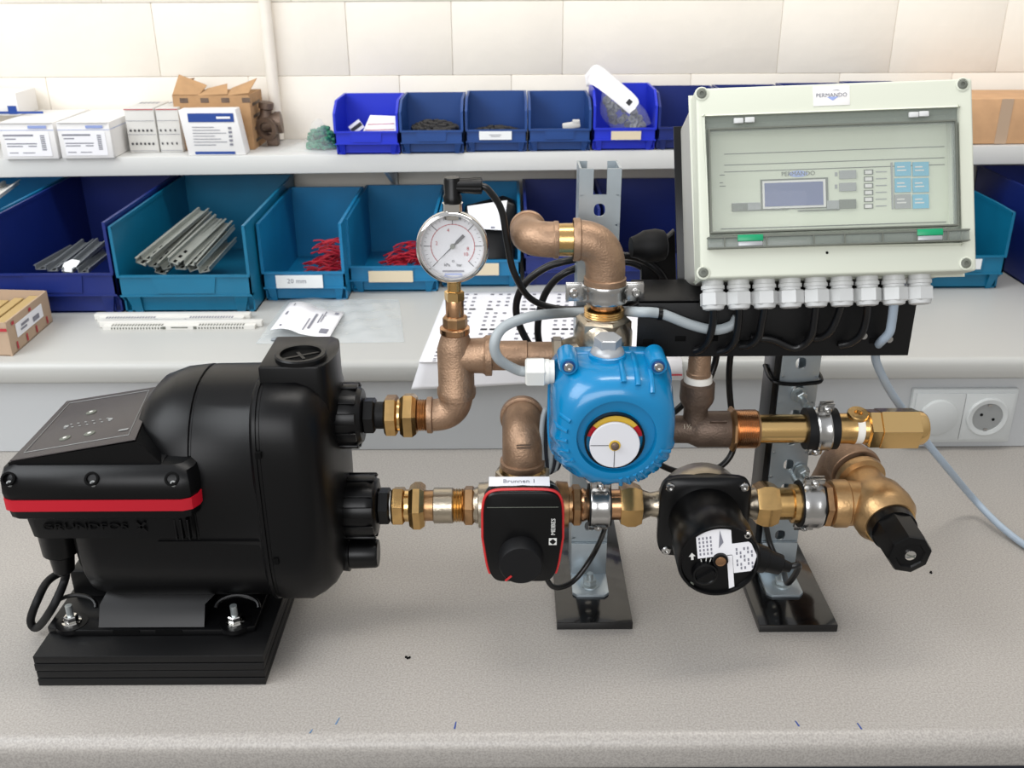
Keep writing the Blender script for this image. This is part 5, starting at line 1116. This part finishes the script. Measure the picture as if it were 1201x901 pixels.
b = MB()
c = fit('control_box', 'pale grey electrical control box with clear hinged window', 'control box', E_(0, -EH/2, -DB/2))
def rr_ring(hw_, hh_, r, w_, n=5):
    out = []
    for cx_, cz2, a0 in ((hw_-r, hh_-r, 0), (-hw_+r, hh_-r, PI/2), (-hw_+r, -hh_+r, PI), (hw_-r, -hh_+r, 1.5*PI)):
        for i in range(n+1): a = a0+PI/2*i/n; out.append(E_(cx_+r*math.cos(a), cz2+r*math.sin(a), w_))
    return out
MB().rings([rr_ring(EW/2-.004, EH/2-.004, .008, -DB), rr_ring(EW/2-.0015, EH/2-.0015, .009, -DB+.003), rr_ring(EW/2-.0008, EH/2-.0008, .008, -.030)]).build('box_body', 'enclside', c, ang=35)
u0, v0 = ep(835, 306-14); 
wu0 = ep(828, 215)[0]; wu1 = ep(1125, 206)[0]; wv1 = ep(975, 131.5)[1]; wv0 = ep(978, 290)[1]; PS = EW/322
# lid as a frame round the window opening
def frame(b, U0, V0, U1, V1, u0, v0, u1, v1, w0, w1):
    for w_, f in ((w1, 1), (w0, -1)):
        o4 = [E_(U0, V0, w_), E_(U1, V0, w_), E_(U1, V1, w_), E_(U0, V1, w_)]; i4 = [E_(u0, v0, w_), E_(u1, v0, w_), E_(u1, v1, w_), E_(u0, v1, w_)]
        for k in range(4): b.quad(o4[k], o4[(k+1) % 4], i4[(k+1) % 4], i4[k])
    for (a0, b0, a1, b1) in ((U0, V0, U1, V1), (u0, v0, u1, v1)):
        P_ = [(a0, b0), (a1, b0), (a1, b1), (a0, b1)]
        for k in range(4): p, q_ = P_[k], P_[(k+1) % 4]; b.quad(E_(*p, w0), E_(*q_, w0), E_(*q_, w1), E_(*p, w1))
    bmesh.ops.remove_doubles(b.bm, verts=b.bm.verts, dist=1e-6)
    return b
o = frame(MB(), -EW/2, -EH/2, EW/2, EH/2, wu0, wv0, wu1, wv1, -.030, 0)
es = [e for e in o.bm.edges if len(e.link_faces) == 2 and e.calc_face_angle(0) > 1]
bmesh.ops.bevel(o.bm, geom=es, offset=.0022, segments=3, profile=.5, affect='EDGES'); lid = o.build('lid', 'encl', c)
for px, py in ((823, 110), (1129, 99), (825, 320), (1133, 309)):
    u, v = ep(px, py); s_ = MB().lathe(E_(u, v, -.0002), en, [(0, .0062), (.0008, .0060), (.0012, .0048), (.0002, .0046)], 28, cap1=False).build('screw_seat', 'encl', c); bolt(E_(u, v, -.001), en, .0042, .0022, 'dgrey', s_)
# interior fascia
b = MB(); eb(b, wu0-.002, wv0-.002, wu1+.002, wv1+.002, -.030, -.024); b.build('fascia', 'encin', c)
fa = -.0238
def fbox(name, x0, y0, x1, y1, m, w_=fa, th_=.0012, parent=c):
    uc, vc = ep((x0+x1)/2, (y0+y1)/2, w_); a = uc-(x1-x0)/2*PS; a2 = uc+(x1-x0)/2*PS; b1 = vc-(y1-y0)/2*PS*1.0; b2_ = vc+(y1-y0)/2*PS; return eb(MB(), a, b1, a2, b2_, w_, w_+th_).build(name, m, parent)
for y_ in (176, 189, 197): fbox('panel_line', 846, y_, 1110, y_+1, 'dgrey', th_=.0003)
fbox('panel_line', 842, 264, 1112, 265.2, 'dgrey', th_=.0003)
lc = fbox('display_frame', 891, 209, 972, 246, 'dgrey', th_=.0010); fbox('display_bezel', 893.5, 211, 969, 244.5, 'gcart', fa+.001, .0008); fbox('lcd', 896, 213.5, 966, 242, 'lcd', fa+.0018, .0006)
fbox('key_bar', 858, 238, 892, 247.5, 'mgrey'); fbox('key', 858, 239, 877, 248, 'dgrey', fa+.001); fbox('key_bar', 969, 235, 1004, 245, 'mgrey'); fbox('key', 984, 234, 1004, 245, 'dgrey', fa+.001)
fbox('key_line', 858, 246, 925, 247.5, 'dgrey'); fbox('key_line', 935, 246, 985, 247.5, 'dgrey')
for y_ in (200, 214.5): fbox('key', 984, y_, 1004, y_+10, 'mgrey', fa+.0005); fbox('key_print', 979, y_+2, 982, y_+7, 'mgrey', th_=.0003)
for k in range(6):
    y_ = 199+k*8; l_ = fbox('indicator', 1013, y_, 1024, y_+6, 'dgrey', th_=.0008); fbox('indicator_window', 1014.5, y_+1, 1022.5, y_+5, 'gcart', fa+.0008, .0004); fbox('indicator_print', 1027, y_+2, 1040, y_+3.2, 'mgrey', th_=.0003)
for k in range(6):
    x_, y_ = 1049+21*(k % 2), 190+19*(k//2)
    fbox('cyan_module', x_, y_, x_+19, y_+17, 'cyan' if k not in (4,) else 'mgrey', th_=.0012); fbox('module_print', x_+3, y_+5, x_+12, y_+6.5, 'gcart', fa+.0013, .0002)
    fbox('module_print', x_+3, y_+9, x_+14, y_+10.5, 'gcart', fa+.0013, .0002)
fbox('module_edge', 1045, 190, 1047, 246, 'mgrey')
for y_, w_ in ((205, 6), (214, 4), (218, 7)): fbox('small_print', 844, y_, 844+w_, y_+1, 'dgrey', th_=.0003)
u, v = ep(936, 204, fa)
el = MB().prism([E_(u+.0085*math.cos(t), v+.0030*math.sin(t), fa+.0002) for t in [2*PI*k/24 for k in range(24)]], en*.0002).build('logo_ellipse', 'bluel', c)
text('PERMANDO', .0056, E_(u, v, fa+.0006), ex, ez, 'dgrey', c)
# logo plate on lid
u, v = ep(975, 112.5); eb(MB(), u-.0158, v-.0085, u+.0158, v+.0085, 0, .0005, .0002).build('logo_plate', 'wbox', c)
MB().prism([E_(u-.004, v-.001, .0006), E_(u+.001, v-.0042, .0006), E_(u+.006, v-.001, .0006)], en*.0002).build('logo_wing', 'bluel', c)
text('PERMANDO', .0050, E_(u, v+.0005, .0008), ex, ez, 'inkg', c)
MB().prism([E_(u+.0, v+.0046, .0006), E_(u+.005, v+.0052, .0006), E_(u+.008, v+.0042, .0006), E_(u+.005, v+.0046, .0006)], en*.0002).build('logo_swoosh', 'inkg', c)
# smoky hinged window
o = frame(MB(), wu0, wv0, wu1, wv1, ep(833, 214)[0], ep(976, 268.5)[1], ep(1119, 203)[0], ep(976, 149)[1], -.004, -.001); o.build('window_frame', 'smoke', c, ang=30)
a, b1, a2, b2_ = ep(833, 214)[0], ep(976, 268.5)[1], ep(1119, 203)[0], ep(976, 149)[1]
eb(MB(), a, b1, a2, b2_, .0030, .0045, .0006).build('window_pane', 'clear', c)
o = frame(MB(), a-.0013, b1-.0013, a2+.0013, b2_+.0013, a, b1, a2, b2_, -.001, .0052); o.build('pane_edge', 'dgrey', c, ang=30)
ua, va = ep(831, 291); ub, vb = ep(1131, 266)
la, lv = ep(831, 290); lb_, lv2 = ep(1131, 262)
vlo = ep(980, 288)[1]; vhi = ep(980, 275)[1]
eb(MB(), wu0-.0005, vlo, wu1+.005, vhi, .0005, .0070, .0008).build('window_grip', 'smoke', c)
eb(MB(), wu0-.0005, vhi-.001, wu1+.005, vhi+.0003, .0005, .0078).build('grip_rim', 'dgrey', c); eb(MB(), wu0-.0005, vlo-.0003, wu1+.005, vlo+.0006, .0005, .0078).build('grip_rim', 'dgrey', c)
for px in (848, 897, 952, 988, 1032, 1072, 1108): 
    u, _ = ep(px, 280); eb(MB(), u-.0006, vlo, u+.0006, vhi, .0005, .0076).build('grip_rib', 'dgrey', c)
for px in (878, 1087):
    u, _ = ep(px, 280); l_ = eb(MB(), u-.011, vhi-.0045, u+.011, vhi+.0012, .0055, .0085, .0006).build('latch', 'green', c); eb(MB(), u-.0105, vlo+.0010, u+.0105, vhi-.0045, .0055, .0080, .0006).build('latch_base', 'capgrey', c)
for px, py in ((866, 142), (879, 141), (1071, 135), (1083, 134)):
    u, v = ep(px, py); eb(MB(), u-.0042, v-.0024, u+.0042, v+.0024, -.001, .0022, .0008).build('hinge_lug', 'gland', c)
u, v = ep(970, 296.5); MB().lathe(E_(u, v, .0001), en, [(0, .0013), (.0002, .0012)], 12).build('pin_hole', 'hole', c)
# glands
gpx = [835, 865, 895, 925, 955, 985, 1015, 1046, 1076]; down = -ez
cabs = []
gl_l = ['cable gland at the left end of the row under the control box', 'second cable gland from the left under the control box', 'third cable gland from the left under the control box', 'fourth cable gland from the left under the control box', 'middle cable gland of the nine under the control box', 'fourth cable gland from the right under the control box', 'third cable gland from the right under the control box', 'second cable gland from the right under the control box', 'cable gland at the right end of the row under the control box']
for i, px in enumerate(gpx):
    pyc_ = 332-(px-835)*13/323; u, _ = ep(px, pyc_, -.028); o_ = E_(u, -EH/2, -.024)
    g = thing('cable_gland', 'light grey '+gl_l[i], 'cable gland', o_, 'cable glands under the control box')
    MB().lathe(o_-down*.004, down, [(0, .0095), (.008, .0095), (.0085, .0105), (.0115, .0105), (.012, .0092), (.014, .0092)], 28).build('gland_body', 'gland', g)
    MB().nut(o_+down*.010, down, .013, .0122, .3*i, .10).build('gland_nut', 'gland', g, ang=25); MB().lathe(o_+down*.022, down, [(0, .0102), (.0035, .0092), (.0045, .0065)], 24).build('gland_cap', 'gland', g)
    cabs.append(o_+down*.024)
def gcab(i, pts, lab, r=.0036, m='cblack'): cable(lab, [cabs[i]]+pts, r, m, 'cables leaving the control box glands')
gcab(0, [at(836, 378, Y=.838), at(832, 396, Y=.842), at(824, 408, Y=.848), at(815, 412, Y=.853)], 'black cable below the leftmost gland bending left')
gcab(1, [at(866, 378, Y=.838), at(862, 398, Y=.842), at(854, 409, Y=.848), at(842, 413, Y=.853)], 'black cable below the second gland from the left')
gcab(2, [at(893, 380, Y=.838), at(890, 394, Y=.842), at(880, 404, Y=.848), at(868, 406, Y=.853)], 'black cable below the third gland from the left')
gcab(4, [at(955, 376, Y=.838), at(952, 392, Y=.842), at(944, 403, Y=.848), at(930, 408, Y=.851), at(905, 398, Y=.852), at(880, 396, Y=.853)], 'black cable below the middle gland sweeping far left')
gcab(5, [at(982, 372, Y=.838), at(974, 388, Y=.842), at(962, 396, Y=.848), at(948, 396, Y=.853)], 'black cable below the fourth gland from the right')
gcab(6, [at(1016, 374, Y=.838), at(1010, 392, Y=.842), at(998, 402, Y=.848), at(985, 405, Y=.853)], 'black cable below the third gland from the right')
cable('pale cable from the second gland from the right curving down, then running over the bench', [cabs[7], at(1046, 376, Y=.838), at(1043, 390, Y=.842), at(1034, 400, Y=.850), at(1028, 408, Y=.868), at(1028, 425, Y=.885), at(1042, 455, Y=.91), at(1062, 485, Y=.94), at(1084, 515, Y=.965), at(1108, 545, Y=.99), at(1140, 583, z=.030), at(1172, 616, z=.010), at(1210, 645, z=.0046), at(1270, 680, z=.0046), at(1340, 700, z=.0046)], .0042, 'cblue')
# black cables below the plate, looping behind the bronze tee
cable('black cable hanging from the plate and running behind the riser pipe', [at(842, 405, Y=YB+.02), at(838, 428, Y=YB+.02), at(828, 450, Y=YB+.015), at(806, 470, Y=YB+.01), at(785, 487, Y=YB+.01), at(760, 495, Y=YB+.01)], .0036, 'cblack')
cable('black cable loop hanging from the plate to below the dark bronze tee', [at(858, 405, Y=YB+.02), at(855, 440, Y=YB+.02), at(857, 475, Y=YB+.02), at(862, 505, Y=YB+.02), at(858, 532, Y=YB+.015), at(842, 549, Y=YB+.01), at(815, 556, Y=YB+.01), at(790, 552, Y=YB+.01), at(768, 542, Y=YB+.01), at(745, 528, Y=YB+.01)], .0034, 'cblack')
# coiled black cables behind the upper clamp
cable('outer black cable coil arching behind the big elbow, left side', [at(700, 452, Y=.975), at(660, 440, Y=.97), at(625, 410, Y=.965), at(606, 370, Y=.96), at(612, 338, Y=.955), at(638, 315, Y=.95), at(670, 305, Y=.95), at(705, 300, Y=.972), at(745, 302, Y=.98), at(772, 318, Y=.98), at(782, 340, Y=.98), at(776, 356, Y=.975), at(745, 360, Y=.972), at(700, 362, Y=.972)], .0038, 'cblack', 'black cable coil')
cable('inner black cable coil arching behind the big elbow, right side', [at(690, 455, Y=.985), at(650, 440, Y=.98), at(632, 400, Y=.975), at(634, 360, Y=.97), at(648, 332, Y=.965), at(672, 316, Y=.962), at(705, 310, Y=.985), at(740, 308, Y=.99), at(766, 324, Y=.99), at(774, 344, Y=.985), at(768, 358, Y=.98)], .0038, 'cblack', 'black cable coil')
c = fit('power_plug', 'black rubber plug with dark grey sheath behind the upper clamp', 'plug', at(765, 300, Y=.965))
p = at(740, 290, Y=.960); MB().lathe(p, (1, .15, 0.02), [(0, .010), (.006, .012), (.014, .016), (.026, .017), (.034, .015), (.036, .012)], 32).build('plug_body', 'rubber', c)
MB().prism([at(770, 290, Y=.985), at(792, 270, Y=.985), at(794, 345, Y=.985), at(752, 345, Y=.985), at(752, 312, Y=.985)], (0, .012, 0), bev=.002).build('sheath', 'board', c)
bpy.context.view_layer.update()
